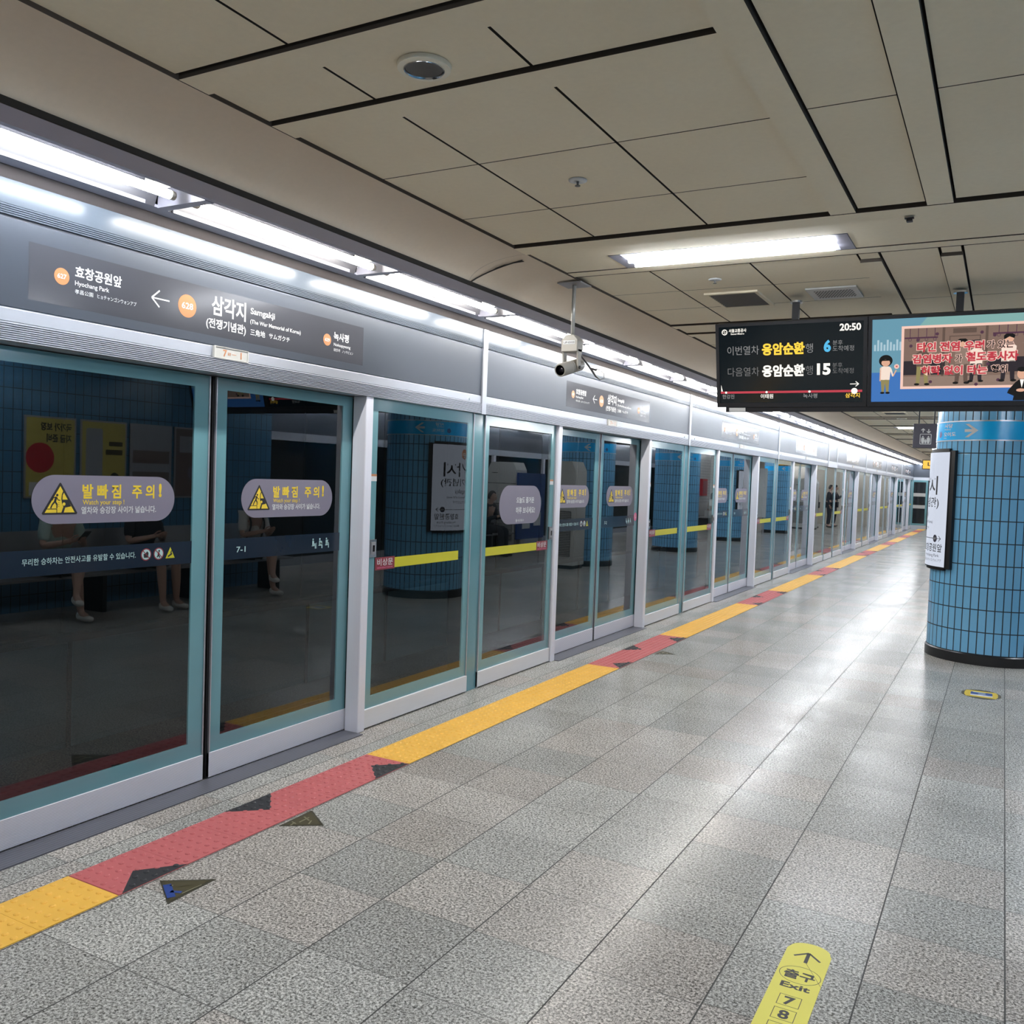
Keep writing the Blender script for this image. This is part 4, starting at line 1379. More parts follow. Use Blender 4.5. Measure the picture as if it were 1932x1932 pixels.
b.tube([c0 + ax * 0.1402, c0 + ax * 0.118], [0.034, 0.034], 'lens', 28, False)
b.tube([c0 - ax * 0.115, c0 - ax * 0.118], [0.036, 0.001], 'cctv', 28)
b.build('camera_barrel', cc, smooth='auto')
MB().tube([c0 + ax * 0.120, c0 + ax * 0.124], [0.034, 0.001], 'lens', 24).build('lens', cc, smooth=True)
MB().tube([c0 + Vector((0.056, 0, -0.004)), c0 + Vector((0.066, 0, -0.004))], 0.011, 'black', 12).build('pivot_screw', cc)
b = MB()
b.tube([c0 + Vector((0.03, 0.05, 0.09)), c0 + Vector((0.085, 0.05, 0.03)), c0 + Vector((0.13, 0.05, -0.025)), c0 + Vector((0.155, 0.05, -0.06)), c0 + Vector((0.185, 0.05, -0.083)), c0 + Vector((0.215, 0.05, -0.075)), c0 + Vector((0.215, 0.05, -0.045)), c0 + Vector((0.185, 0.05, -0.018)), c0 + Vector((0.155, 0.05, -0.012))], [0.005, 0.006, 0.0075, 0.006, 0.0028, 0.0024, 0.0024, 0.0024, 0.0028], 'cable', 8)
b.tube([c0 + Vector((0.12, 0.05, -0.008)), c0 + Vector((0.16, 0.05, -0.02))], 0.006, 'cable', 8)
b.build('cable', cc, smooth=True)

# loose black cable on the cove
def cove(a_):
    return (-2.50 - 0.385 * math.cos(a_) + 0.006, 2.742 + 0.146 * math.sin(a_) - 0.006)


b = MB()
pts = []
for k in range(9):
    t = k / 8; a_ = 0.02 + t * 1.35
    x_, z_ = cove(a_)
    pts.append((x_, 4.60 + 0.10 * t + 0.05 * math.sin(t * 3), z_))
b.tube(pts, 0.004, 'cable', 6)
b.tube([(p[0] + 0.002, p[1] - 0.02 * math.sin(i), p[2] - 0.002) for i, p in enumerate(pts[4:])], 0.0025, 'cable', 6)
tag(b.build('loose_cable'), 'short black cable hanging across the curved cove above the lamps', 'cable')

# ------------------------------------------------------------------ ceiling fittings
def downlight(x, y):
    r = empty('downlight', (x, y, 0), 'round recessed downlight with pale rim in the ceiling by the beams', 'downlight', 'round recessed downlights')
    b = MB(); b.lathe([(0.064, 2.893), (0.066, 2.884), (0.085, 2.886), (0.087, 2.900), (0.064, 2.900), (0.064, 2.893)], 'rim_cream', 40); b.build('rim', r, smooth='auto')
    b = MB(); b.lathe([(0.0655, 2.886), (0.0645, 2.882), (0.062, 2.886), (0.062, 2.8985), (0.0, 2.8990)], 'chrome', 40); b.build('inner_ring', r, smooth='auto')
    b = MB(); b.lathe([(0.0605, 2.8885), (0.030, 2.8975), (0.0, 2.8975)], 'grille', 40); b.build('reflector', r, smooth=True)
    return r


dl = downlight(-1.69, 2.395)
for p, wd in ((1, 'second'), (2, 'third'), (3, 'fourth')):
    dup(dl, (-1.69, 2.395 + PER * p, 0), wd + ' recessed downlight along the ceiling, between the beam pair')


def sprinkler(x, y, lab):
    r = empty('ceiling_sprinkler', (x, y, 0), lab, 'sprinkler', 'white sprinkler roses')
    b = MB(); b.lathe([(0.0, 2.894), (0.030, 2.893), (0.040, 2.896), (0.041, 2.900)], 'white', 24); b.build('rose', r, smooth=True)
    b = MB(); b.lathe([(0.0, 2.874), (0.012, 2.874), (0.012, 2.877), (0.004, 2.879), (0.006, 2.895)], 'grille', 14); b.build('nozzle', r)
    return r


sp = sprinkler(-1.698, 3.587, 'small white sprinkler rose in the ceiling between downlight and lamp')
dup(sp, (-1.684, 5.652, 0), 'small white sprinkler rose beyond the ceiling lamp, above the air vent')
dup(sp, (-1.698, 3.587 + PER, 0), 'small white sprinkler rose past the display board')


def vent(x0, x1, y0, y1):
    r = empty('air_vent', (x0, y0, 0), 'dark louvred air vent in the ceiling above the display board', 'air vent', 'dark ceiling air vents')
    W, D = x1 - x0, y1 - y0
    b = MB()
    b.box(0, W, 0, 0.03, 2.888, 2.901, 'ceiling'); b.box(0, W, D - 0.03, D, 2.888, 2.901, 'ceiling'); b.box(0, 0.025, 0.03, D - 0.03, 2.888, 2.901, 'ceiling'); b.box(W - 0.025, W, 0.03, D - 0.03, 2.888, 2.901, 'ceiling')
    b.build('frame', r)
    b = MB()
    b.box(0.025, W - 0.025, 0.03, D - 0.03, 2.8985, 2.8995, 'void')
    n = 11
    for k in range(n):
        y = 0.035 + (D - 0.07) * k / (n - 1)
        b.prism([(y - 0.012, 2.898), (y - 0.010, 2.8985), (y + 0.014, 2.890), (y + 0.012, 2.8895)], 'x', 0.025, W - 0.025, 'grille')
    b.build('louvres', r)
    return r


vt = vent(-1.875, -1.51, 6.045, 6.555)
for p in (1, 2, 3):
    dup(vt, (-1.875, 6.045 + PER * p, 0), 'dark louvred ceiling air vent, ' + ORD[p] + ' along the platform')
b = MB()
b.box(0, 0.320, 0, 0.355, 2.888, 2.9005, 'off_white')
spk = empty('ceiling_speaker', (-1.215, 6.10, 0), 'white perforated speaker plate in the ceiling right of the air vent', 'speaker')
b.build('plate', spk, bevel=0.003)
b = MB()
for i in range(13):
    for j in range(9):
        x_ = 0.05 + i * 0.0185 + (0.009 if j % 2 else 0); y_ = 0.075 + j * 0.0255
        b.prism([(x_ + 0.0065 * math.cos(q * PI / 4), y_ + 0.0085 * math.sin(q * PI / 4)) for q in range(8)], 'z', 2.8868, 2.8882, 'blk')
b.build('perforation', spk)
b = MB(); b.box(-0.02, 0.02, -0.012, 0.012, 2.872, 2.876, 'black'); b.box(-0.013, 0.013, 0.0, 0.03, 2.862, 2.872, 'black')
hk = b.build('ceiling_clip'); hk.location = (-0.455, 4.60, 0); tag(hk, 'small black clip on the ceiling strip above the lamp trough', 'clip')

# ------------------------------------------------------------------ pillars
def pillar(y, lab, band=True, sign=True):
    r = empty('tiled_pillar', (XM, y, 0), lab, 'pillar', 'round blue tiled pillars', 'thing')
    b = MB(); b.lathe([(0.525, 0.09), (0.525, 2.871)], 'pillar', 96); b.build('shaft', r, smooth=True)
    b = MB(); b.lathe([(0.536, 0.0), (0.536, 0.088), (0.525, 0.097)], 'base_dark', 96); b.build('plinth', r, smooth='auto')
    if band:
        b = MB(); b.lathe([(0.5255, 2.092), (0.5285, 2.092), (0.5285, 2.266), (0.5255, 2.266)], 'band_blue', 96); bd = b.build('direction_band', r, smooth='auto')
        bd['label'] = 'sky blue band with arrow'
        for z in (2.083, 2.262):
            b = MB(); b.lathe([(0.526, z), (0.5315, z), (0.5315, z + 0.011), (0.526, z + 0.011)], 'band_pale', 96); b.build('band_rim', r, smooth='auto')
        R_ = 0.5290
        wp = lambda u, v, k: ((R_ + k) * math.cos(u / R_), (R_ + k) * math.sin(u / R_), v)
        D = lambda d: math.radians(d) * R_
        a = Art()
        a.text('사당', D(213), D(225.5), 2.212, 0.044, 'white', 1, 0.02)
        a.text('Sadang', D(213), D(223), 2.190, 0.018, 'white', 1)
        a.text('오이도', D(212), D(230), 2.132, 0.044, 'white', 1, 0.02)
        a.text('Oido', D(212), D(217), 2.108, 0.018, 'white', 1)
        m0 = 2.178
        for q in range(6):
            u0, u1 = D(240 + q * 2), D(242 + q * 2)
            a.rect(u0, u1, m0 - 0.013, m0 + 0.013, 'white', 1)
        for s in (-1, 1):
            for q in range(5):
                f0, f1 = q / 5, (q + 1) / 5
                ua, ub = D(253.5) - 0.085 * f0, D(253.5) - 0.085 * f1
                a.poly([(ua, m0 + s * 0.062 * f0), (ub, m0 + s * 0.062 * f1), (ub - 0.034, m0 + s * 0.062 * f1), (ua - 0.034, m0 + s * 0.062 * f0)][::s], 'white', 2)
        a.disc(D(205), 2.150, 0.030, 'blue_print', 1)
        a.build('band_lettering', (0, 0, 0), (1, 0, 0), (0, 0, 1), bd, warp=wp)
    if sign:
        A0, A1 = math.radians(131), math.radians(229)
        sb = MB()
        sb.lathe([(0.527, 0.868), (0.571, 0.868), (0.571, 1.985), (0.527, 1.985)], 'black', 40, A0, A1)
        sb.lathe([(0.527, 0.845), (0.558, 0.845), (0.558, 0.868), (0.527, 0.868)], 'black', 40, A0 + 0.05, A1 - 0.05)
        sb.lathe([(0.527, 1.985), (0.560, 1.985), (0.560, 2.012), (0.527, 2.012)], 'black', 40, A0 + 0.05, A1 - 0.05)
        sb.lathe([(0.527, 0.862), (0.566, 0.862), (0.566, 1.992), (0.527, 1.992)], 'black', 2, A1, A1 + 0.085)
        sb.lathe([(0.527, 0.862), (0.566, 0.862), (0.566, 1.992), (0.527, 1.992)], 'black', 2, A0 - 0.085, A0)
        so = sb.build('sign_box', r, smooth='auto'); so['label'] = 'curved lit station sign with black frame'
        b = MB(); b.lathe([(0.5715, 0.878), (0.5720, 0.878), (0.5720, 1.976), (0.5715, 1.976)], 'signlight', 40, A0 + 0.012, A1 - 0.012); b.build('sign_face', so, smooth='auto')
        R2 = 0.5724
        wp2 = lambda u, v, k: ((R2 + k) * math.cos(PI + u * 0.92 / R2), (R2 + k) * math.sin(PI + u * 0.92 / R2), v)
        a = Art()
        a.disc(-0.02, 1.86, 0.065, 'orange', 1); a.text('628', -0.06, 0.02, 1.843, 0.052, 'white', 2, 0.02)
        a.text('삼각지', -0.35, 0.365, 1.585, 0.195, 'blk', 1, 0.012)
        a.text('(전쟁기념관)', -0.37, 0.400, 1.455, 0.105, 'blk', 1, 0.01)
        a.text('Samgakji', -0.20, 0.16, 1.355, 0.080, 'blk', 1)
        a.text('(The War Memorial of Korea)', -0.30, 0.30, 1.290, 0.042, 'blk', 1)
        a.text('三角地  サムガクチ', -0.20, 0.20, 1.225, 0.042, 'blk', 1)
        for q in range(12):
            a.rect(-0.46 + q * 0.0765, -0.46 + (q + 1) * 0.0765, 1.143, 1.149, 'blk', 1)
        a.line((0.46, 1.146), (0.425, 1.172), 0.006, 'blk', 1); a.line((0.46, 1.146), (0.425, 1.120), 0.006, 'blk', 1)
        a.disc(0.365, 1.146, 0.036, 'sign_dark', 2); a.text('627', 0.342, 0.388, 1.137, 0.026, 'white', 3, 0.01)
        a.disc(-0.33, 1.146, 0.036, 'sign_dark', 2)
        a.text('효창공원앞', 0.08, 0.485, 1.025, 0.085, 'blk', 1, 0.01)
        a.text('녹사평', -0.47, -0.25, 1.025, 0.085, 'blk', 1, 0.01)
        a.text('Hyochang Park', 0.14, 0.445, 0.970, 0.040, 'blk', 1)
        a.text('孝昌公園 ヒョチャンゴンウォンアプ', 0.06, 0.48, 0.925, 0.030, 'blk', 1)
        a.build('sign_lettering', (0, 0, 0), (1, 0, 0), (0, 0, 1), so, warp=wp2, step=0.0003, base=0.0003)
    return r


pillar(9.87, 'large round blue tiled pillar under the display board')
pillar(15.45, 'second round blue tiled pillar, mirrored behind the white air purifier', True, False)
pillar(20.25, 'third round blue tiled pillar, mirrored in the fourth pair of panes', True, False)
pillar(25.4, 'fourth round blue tiled pillar, with lit sign', True, True)
pillar(31.2, 'fifth round blue tiled pillar, mirrored beside the white map board', True, False)

# hanging signs beyond the pillar
es = empty('elevator_sign', (-1.02, 14.0, 0), 'square dark hanging sign with lift pictogram beside the pillar', 'sign')
MB().box(-0.165, 0.165, 0.0, 0.12, 2.215, 2.555, 'sign_dark').build('sign_case', es, bevel=0.006)
for s in (-1, 1):
    MB().tube([(s * 0.10, 0.06, 2.55), (s * 0.10, 0.06, 2.90)], 0.010, 'black', 8).build('hanging_rod', es)
a = Art()
a.rrect(-0.075, 0.075, 2.262, 2.410, 0.012, 'white', 0); a.rrect(-0.067, 0.067, 2.270, 2.402, 0.008, 'sign_dark', 1)
for u, h in ((-0.036, 0.095), (0.036, 0.095), (0.0, 0.055)):
    a.disc(u, 2.276 + h, h * 0.10, 'white', 2); a.poly([(u - h * .14, 2.276), (u + h * .14, 2.276), (u + h * .24, 2.276 + h * .45), (u + h * .20, 2.276 + h * .86), (u - h * .20, 2.276 + h * .86), (u - h * .24, 2.276 + h * .45)], 'white', 2)
for u, d in ((-0.036, 1), (0.036, -1)):
    a.line((u, 2.430), (u, 2.478), 0.013, 'white', 1)
    t = 2.484 if d > 0 else 2.424
    a.line((u, t), (u - 0.024, t - d * 0.024), 0.012, 'white', 1); a.line((u, t), (u + 0.024, t - d * 0.024), 0.012, 'white', 1)
a.build('pictogram', (0, -0.001, 0), (1, 0, 0), (0, 0, 1), es)
xs = empty('exit_sign', (-2.17, 29.0, 0), 'yellow lit exit sign hanging far beyond the pillar', 'sign')
b = MB(); b.box(0, 1.8, 0, 0.12, 2.235, 2.520, 'black'); b.build('sign_case', xs, bevel=0.006)
Art().rect(0.025, 1.775, 2.258, 2.497, 'exit_y', 0).text('나가는 곳', 0.150, 0.93, 2.320, 0.165, 'blk', 1, 0.03).text('Exit', 1.06, 1.40, 2.33, 0.15, 'blk', 1, 0.03).build('sign_face', (0, -0.001, 0), (1, 0, 0), (0, 0, 1), xs)
for x in (0.4, 1.4):
    MB().tube([(x, 0.06, 2.51), (x, 0.06, 2.90)], 0.012, 'black', 8).build('hanging_rod', xs)

# ------------------------------------------------------------------ floor guidance stickers
ex = empty('floor_sticker', (-0.507, 2.9, 0), 'long lemon yellow floor sticker with arrow, Exit and numbers', 'floor sticker')
b = MB()
out = [(-0.074, -0.75), (0.072, -0.75), (0.072, 0.262), (0.066, 0.277)] + [(0.066 * math.cos(q), 0.277 + 0.048 * math.sin(q)) for q in [PI * k / 12 for k in range(1, 12)]] + [(-0.068, 0.277), (-0.074, 0.262)]
b.prism(out, 'z', 0.0, 0.0010, 'lemon'); b.build('vinyl', ex)
a = Art()
a.line((0, 0.185), (0, 0.252), 0.012, 'blk', 1); a.line((0.0, 0.257), (-0.043, 0.217), 0.008, 'blk', 1); a.line((0.0, 0.257), (0.043, 0.215), 0.008, 'blk', 1)
a.ring(0.0, 0.097, 0.066, 0.002, 'blk', 1, 0.055)
a.text('출구', -0.050, 0.048, 0.072, 0.058, 'blk', 2, 0.03)
a.text('Exit', -0.046, 0.046, 0.005, 0.045, 'blk', 1, 0.03)
for k, nn in enumerate('789'):
    v1 = -0.040 - k * 0.082
    a.frame(-0.034, 0.034, v1 - 0.064, v1, 0.002, 'blk', 1)
    a.text(nn, -0.016 if nn != '7' else -0.017, 0.016 if nn != '7' else 0.017, v1 - 0.054, 0.064, 'blk', 1, 0.03)
a.line((0.0, 0.19), (0.072, 0.06), 0.0012, 'blk', 1)
a.build('print', (0, 0, 0.001), (1, 0, 0), (0, 1, 0), ex, step=0.0001, base=0.0001)
ov = empty('floor_sticker', (-0.082, 8.01, 0), 'yellow and blue oval floor sticker before the pillar', 'floor sticker')
b = MB(); b.prism([(0.142 * math.cos(2 * PI * k / 40), 0.178 * math.sin(2 * PI * k / 40)) for k in range(40)], 'z', 0, 0.0010, 'olive'); b.build('vinyl', ov)
a = Art()
a.poly([(-0.105, -0.12), (0.105, -0.12), (0.118, -0.05), (0.118, 0.05), (0.105, 0.12), (-0.105, 0.12), (-0.118, 0.05), (-0.118, -0.05)], 'floor_yel', 0)
a.rrect(-0.075, 0.080, -0.072, 0.076, 0.012, 'blue_print', 1); a.rect(-0.075, 0.080, -0.072, -0.030, 'white', 2); a.rect(-0.06, 0.03, 0.055, 0.072, 'teal_print', 2)
a.line((-0.02, 0.0), (0.03, 0.02), 0.02, 'white', 2)
a.build('print', (0, 0, 0.001), (1, 0, 0), (0, 1, 0), ov, step=0.0002, base=0.0002)

# ------------------------------------------------------------------ the waiting side of the platform (seen mirrored in the glass)
def bench(loc, L, lab, rotz=0.0, legs=3):
    r = empty('platform_bench', loc, lab, 'bench', 'steel platform benches', None, rotz)
    b = MB()
    for k in range(5):
        b.box(-0.20 + k * 0.085, -0.20 + k * 0.085 + 0.065, -L / 2, L / 2, 0.395, 0.42, 'seat')
    b.build('seat', r)
    for k in range(legs):
        y = -L / 2 + 0.25 + k * (L - 0.5) / (legs - 1)
        MB().box(-0.17, 0.17, y - 0.025, y + 0.025, 0.0, 0.395, 'black').build('leg', r)
    MB().prism([(0.215, 0.48), (0.235, 0.48), (0.285, 0.86), (0.265, 0.86)], 'y', -L / 2, L / 2, 'seat').build('backrest', r)
    for k in range(2):
        y = -L / 2 + 0.35 + k * (L - 0.7)
        MB().prism([(0.17, 0.40), (0.21, 0.40), (0.245, 0.60), (0.225, 0.60)], 'y', y - 0.02, y + 0.02, 'black').build('back_bracket', r)
    return r


bench((1.52, 6.9, 0), 4.4, 'long steel bench under the wall posters, mirrored in the 7-1 door', 0.0, 4)
bench((2.35, 15.6, 0), 1.8, 'short steel bench beside the blue board, mirrored past the first pillar', 0.0)
bench((2.30, 31.0, 0), 1.6, 'steel bench before the white tiled wall, mirrored near the map board', 0.0)
M['poster_y'] = simple('poster_yellow', (0.50, 0.42, 0.10, 1), 0.4)
M['poster_g'] = simple('poster_grey', (0.30, 0.32, 0.36, 1), 0.4)
M['poster_b'] = simple('poster_brown', (0.16, 0.11, 0.10, 1), 0.4)
# posters face the doors (-X): reading direction runs along -Y
for k, (yc_, m, lab) in enumerate(((6.01, 'poster_y', 'yellow wall poster with red disc above the bench'), (6.655, 'poster_y', 'yellow wall poster with pale column above the bench'), (7.295, 'poster_g', 'grey landscape wall poster above the bench'), (7.93, 'poster_b', 'brown wall poster at the far end of the poster row'))):
    r = empty('wall_poster', (1.955, yc_, 0), lab, 'poster', 'posters above the bench')
    MB().box(-0.012, 0.004, -0.295, 0.295, 1.19, 2.06, 'seat').build('frame', r)
    a = Art()
    a.rect(-0.275, 0.275, 1.21, 2.04, m, 0)
    if k == 0:
        a.text('국가가 보장', -0.24, 0.12, 1.92, 0.09, 'blk', 1, 0.04); a.text('지금 준비', -0.24, 0.05, 1.80, 0.09, 'blk', 1, 0.04)
        a.disc(0.12, 1.62, 0.16, 'red', 1); a.rect(-0.26, 0.24, 1.22, 1.36, 'white', 1)
    elif k == 1:
        a.rrect(0.02, 0.23, 1.28, 1.97, 0.03, 'poster_g', 1); a.rect(-0.24, -0.06, 1.78, 1.83, 'olive', 1); a.rect(-0.24, -0.02, 1.68, 1.74, 'olive', 1); a.disc(-0.14, 1.42, 0.06, 'blk', 1)
    elif k == 2:
        a.rect(-0.26, 0.26, 1.6, 1.75, 'poster_b', 1); a.rect(-0.26, 0.26, 1.24, 1.5, 'poster_b', 1); a.rect(-0.2, 0.1, 1.40, 1.42, 'white', 2)
    else:
        a.rect(-0.22, 0.22, 1.75, 1.95, 'poster_g', 1); a.disc(0.0, 1.5, 0.09, 'sticker', 1)
    a.build('print', (-0.012, 0, 0), (0, -1, 0), (0, 0, 1), r)


def purifier(loc, lab):
    r = empty('air_purifier', loc, lab, 'air purifier', 'white platform air purifiers')
    b = MB()
    b.box(-0.35, 0.35, 0.0, 0.48, 0.06, 1.72, 'off_white')
    b.prism([(-0.35, 1.72), (0.35, 1.72), (0.35, 1.74), (0.27, 1.90), (-0.27, 1.90), (-0.35, 1.74)], 'y', 0.0, 0.48, 'off_white')
    b.build('body', r, bevel=0.006)
    MB().box(-0.33, 0.33, 0.02, 0.46, 0.0, 0.06, 'black').build('plinth', r)
    b = MB(); b.box(-0.29, 0.29, -0.012, 0.0, 0.22, 1.02, 'grille')
    for k in range(26):
        z = 0.235 + k * 0.03
        b.box(-0.285, 0.285, -0.020, -0.012, z, z + 0.010, 'off_white')
    b.build('intake_grille', r)
    MB().box(-0.35, 0.35, -0.003, 0.0, 1.44, 1.452, 'black').build('panel_seam', r)
    MB().box(0.10, 0.24, -0.004, 0.0, 1.66, 1.675, 'black').build('display_slot', r)
    return r


purifier((-0.05, 14.28, 0), 'white air purifier with grille before the second pillar, mirrored in the 7-2 door')
purifier((2.62, 16.7, 0), 'white air purifier behind the blue board, mirrored in the greeting sticker pane')
purifier((-0.30, 34.9, 0), 'white air purifier near the far end, mirrored before the standing passengers')
bb = empty('notice_board', (2.06, 17.05, 0), 'deep blue notice board with pale round label on the far platform side', 'notice board')
MB().box(0, 0.04, -0.62, 0.62, 0.28, 1.68, 'blueboard').build('panel', bb)
for s in (-1, 1):
    MB().box(-0.02, 0.06, s * 0.5 - 0.025, s * 0.5 + 0.025, 0.0, 0.28, 'seat').build('leg', bb)
Art().disc(-0.30, 1.05, 0.17, 'teal_print', 0).rect(-0.45, -0.12, 0.55, 0.84, 'white', 0).rect(0.05, 0.40, 0.50, 0.80, 'white', 0).build('print', (0, 0, 0), (0, -1, 0), (0, 0, 1), bb)
mp = empty('map_board', (0.32, 29.6, 0), 'tall white area map board before the fifth pillar', 'map board')
MB().box(-0.34, 0.34, 0.0, 0.05, 0.55, 2.15, 'white').build('panel', mp)
a = Art()
rr = random.Random(3)
for k in range(60):
    u, v = rr.uniform(-0.30, 0.24), rr.uniform(0.62, 2.08)
    if k % 2:
        a.line((u, v), (u + rr.uniform(-0.06, 0.06), v + rr.uniform(-0.12, 0.12)), 0.004, 'poster_g', 0)
    else:
        a.line((u, v), (min(0.31, u + rr.uniform(0.02, 0.10)), v), 0.004, 'poster_g', 0)
a.build('map_print', (0, 0, 0), (1, 0, 0), (0, 0, 1), mp)
for s in (-1, 1):
    MB().box(s * 0.28 - 0.02, s * 0.28 + 0.02, 0.01, 0.05, 0.0, 0.56, 'seat').build('leg', mp)
struct(MB().box(2.70, 2.9, 27.5, 34.5, 0, 2.68, 'wall_white').build('wall_stair'))
fb = empty('fire_cabinet', (2.70, 31.3, 0), 'red fire hose cabinet on the white tiled wall', 'fire cabinet')
MB().box(-0.16, 0.0, -0.30, 0.30, 1.15, 1.75, 'red').build('cabinet', fb, bevel=0.008)
MB().box(-0.168, -0.16, -0.24, 0.24, 1.22, 1.68, 'redlab').build('cabinet_door', fb)

# ------------------------------------------------------------------ passengers
def skin_mesh(verts, edges, radii, levels=2):
    me = bpy.data.meshes.new('figure')
    me.from_pydata(verts, edges, [])
    ob = bpy.data.objects.new('figure', me)
    COL.objects.link(ob)
    m = ob.modifiers.new('skin', 'SKIN')
    for i, sv in enumerate(me.skin_vertices[0].data):
        r_ = radii[i]
        sv.radius = r_ if isinstance(r_, tuple) else (r_, r_)
        sv.use_root = (i == 0)
    m.use_smooth_shade = True
    sd = ob.modifiers.new('sub', 'SUBSURF'); sd.levels = sd.render_levels = levels
    dg = bpy.context.evaluated_depsgraph_get()
    dg.update()
    out = bpy.data.meshes.new_from_object(ob.evaluated_get(dg))
    bpy.data.objects.remove(ob); bpy.data.meshes.remove(me)
    return out


def fig_obj(name, me, mat, parent):
    me.materials.clear(); me.materials.append(M[mat])
    me.polygons.foreach_set('use_smooth', [True] * len(me.polygons))
    o = bpy.data.objects.new(name, me); COL.objects.link(o); o.parent = parent
    return o


class Chain:
    def __init__(s):
        s.v, s.e, s.r = [], [], []

    def pt(s, p, r, frm=None):
        s.v.append(tuple(p)); s.r.append(r)
        if frm is not None:
            s.e.append((frm, len(s.v) - 1))
        return len(s.v) - 1

    def mesh(s, lv=2):
        return skin_mesh(s.v, s.e, s.r, lv)


def hand(c, wrist, wi, dirv, palm_n, r=0.0085, curl=0.5):
    """palm plus five separate fingers grown from the wrist vertex"""
    d = Vector(dirv).normalized(); n = Vector(palm_n).normalized(); sd = d.cross(n).normalized()
    w_ = Vector(wrist)
    pm = c.pt(w_ + d * 0.045, (0.032, 0.016), wi)
    for k, (off, ln) in enumerate(((-0.026, 0.062), (-0.009, 0.072), (0.009, 0.068), (0.025, 0.052))):
        a_ = w_ + d * 0.080 + sd * off
        k0 = c.pt(a_, r, pm)
        b_ = a_ + d * ln * 0.45 + n * ln * 0.25 * curl
        k1 = c.pt(b_, r * 0.92, k0)
        c.pt(b_ + d * ln * 0.32 + n * ln * 0.55 * curl, r * 0.8, k1)
    t0 = c.pt(w_ + d * 0.035 - sd * 0.038, r * 1.15, pm)
    t1 = c.pt(w_ + d * 0.062 - sd * 0.055 + n * 0.010, r, t0)
    c.pt(w_ + d * 0.090 - sd * 0.050 + n * 0.022, r * 0.85, t1)


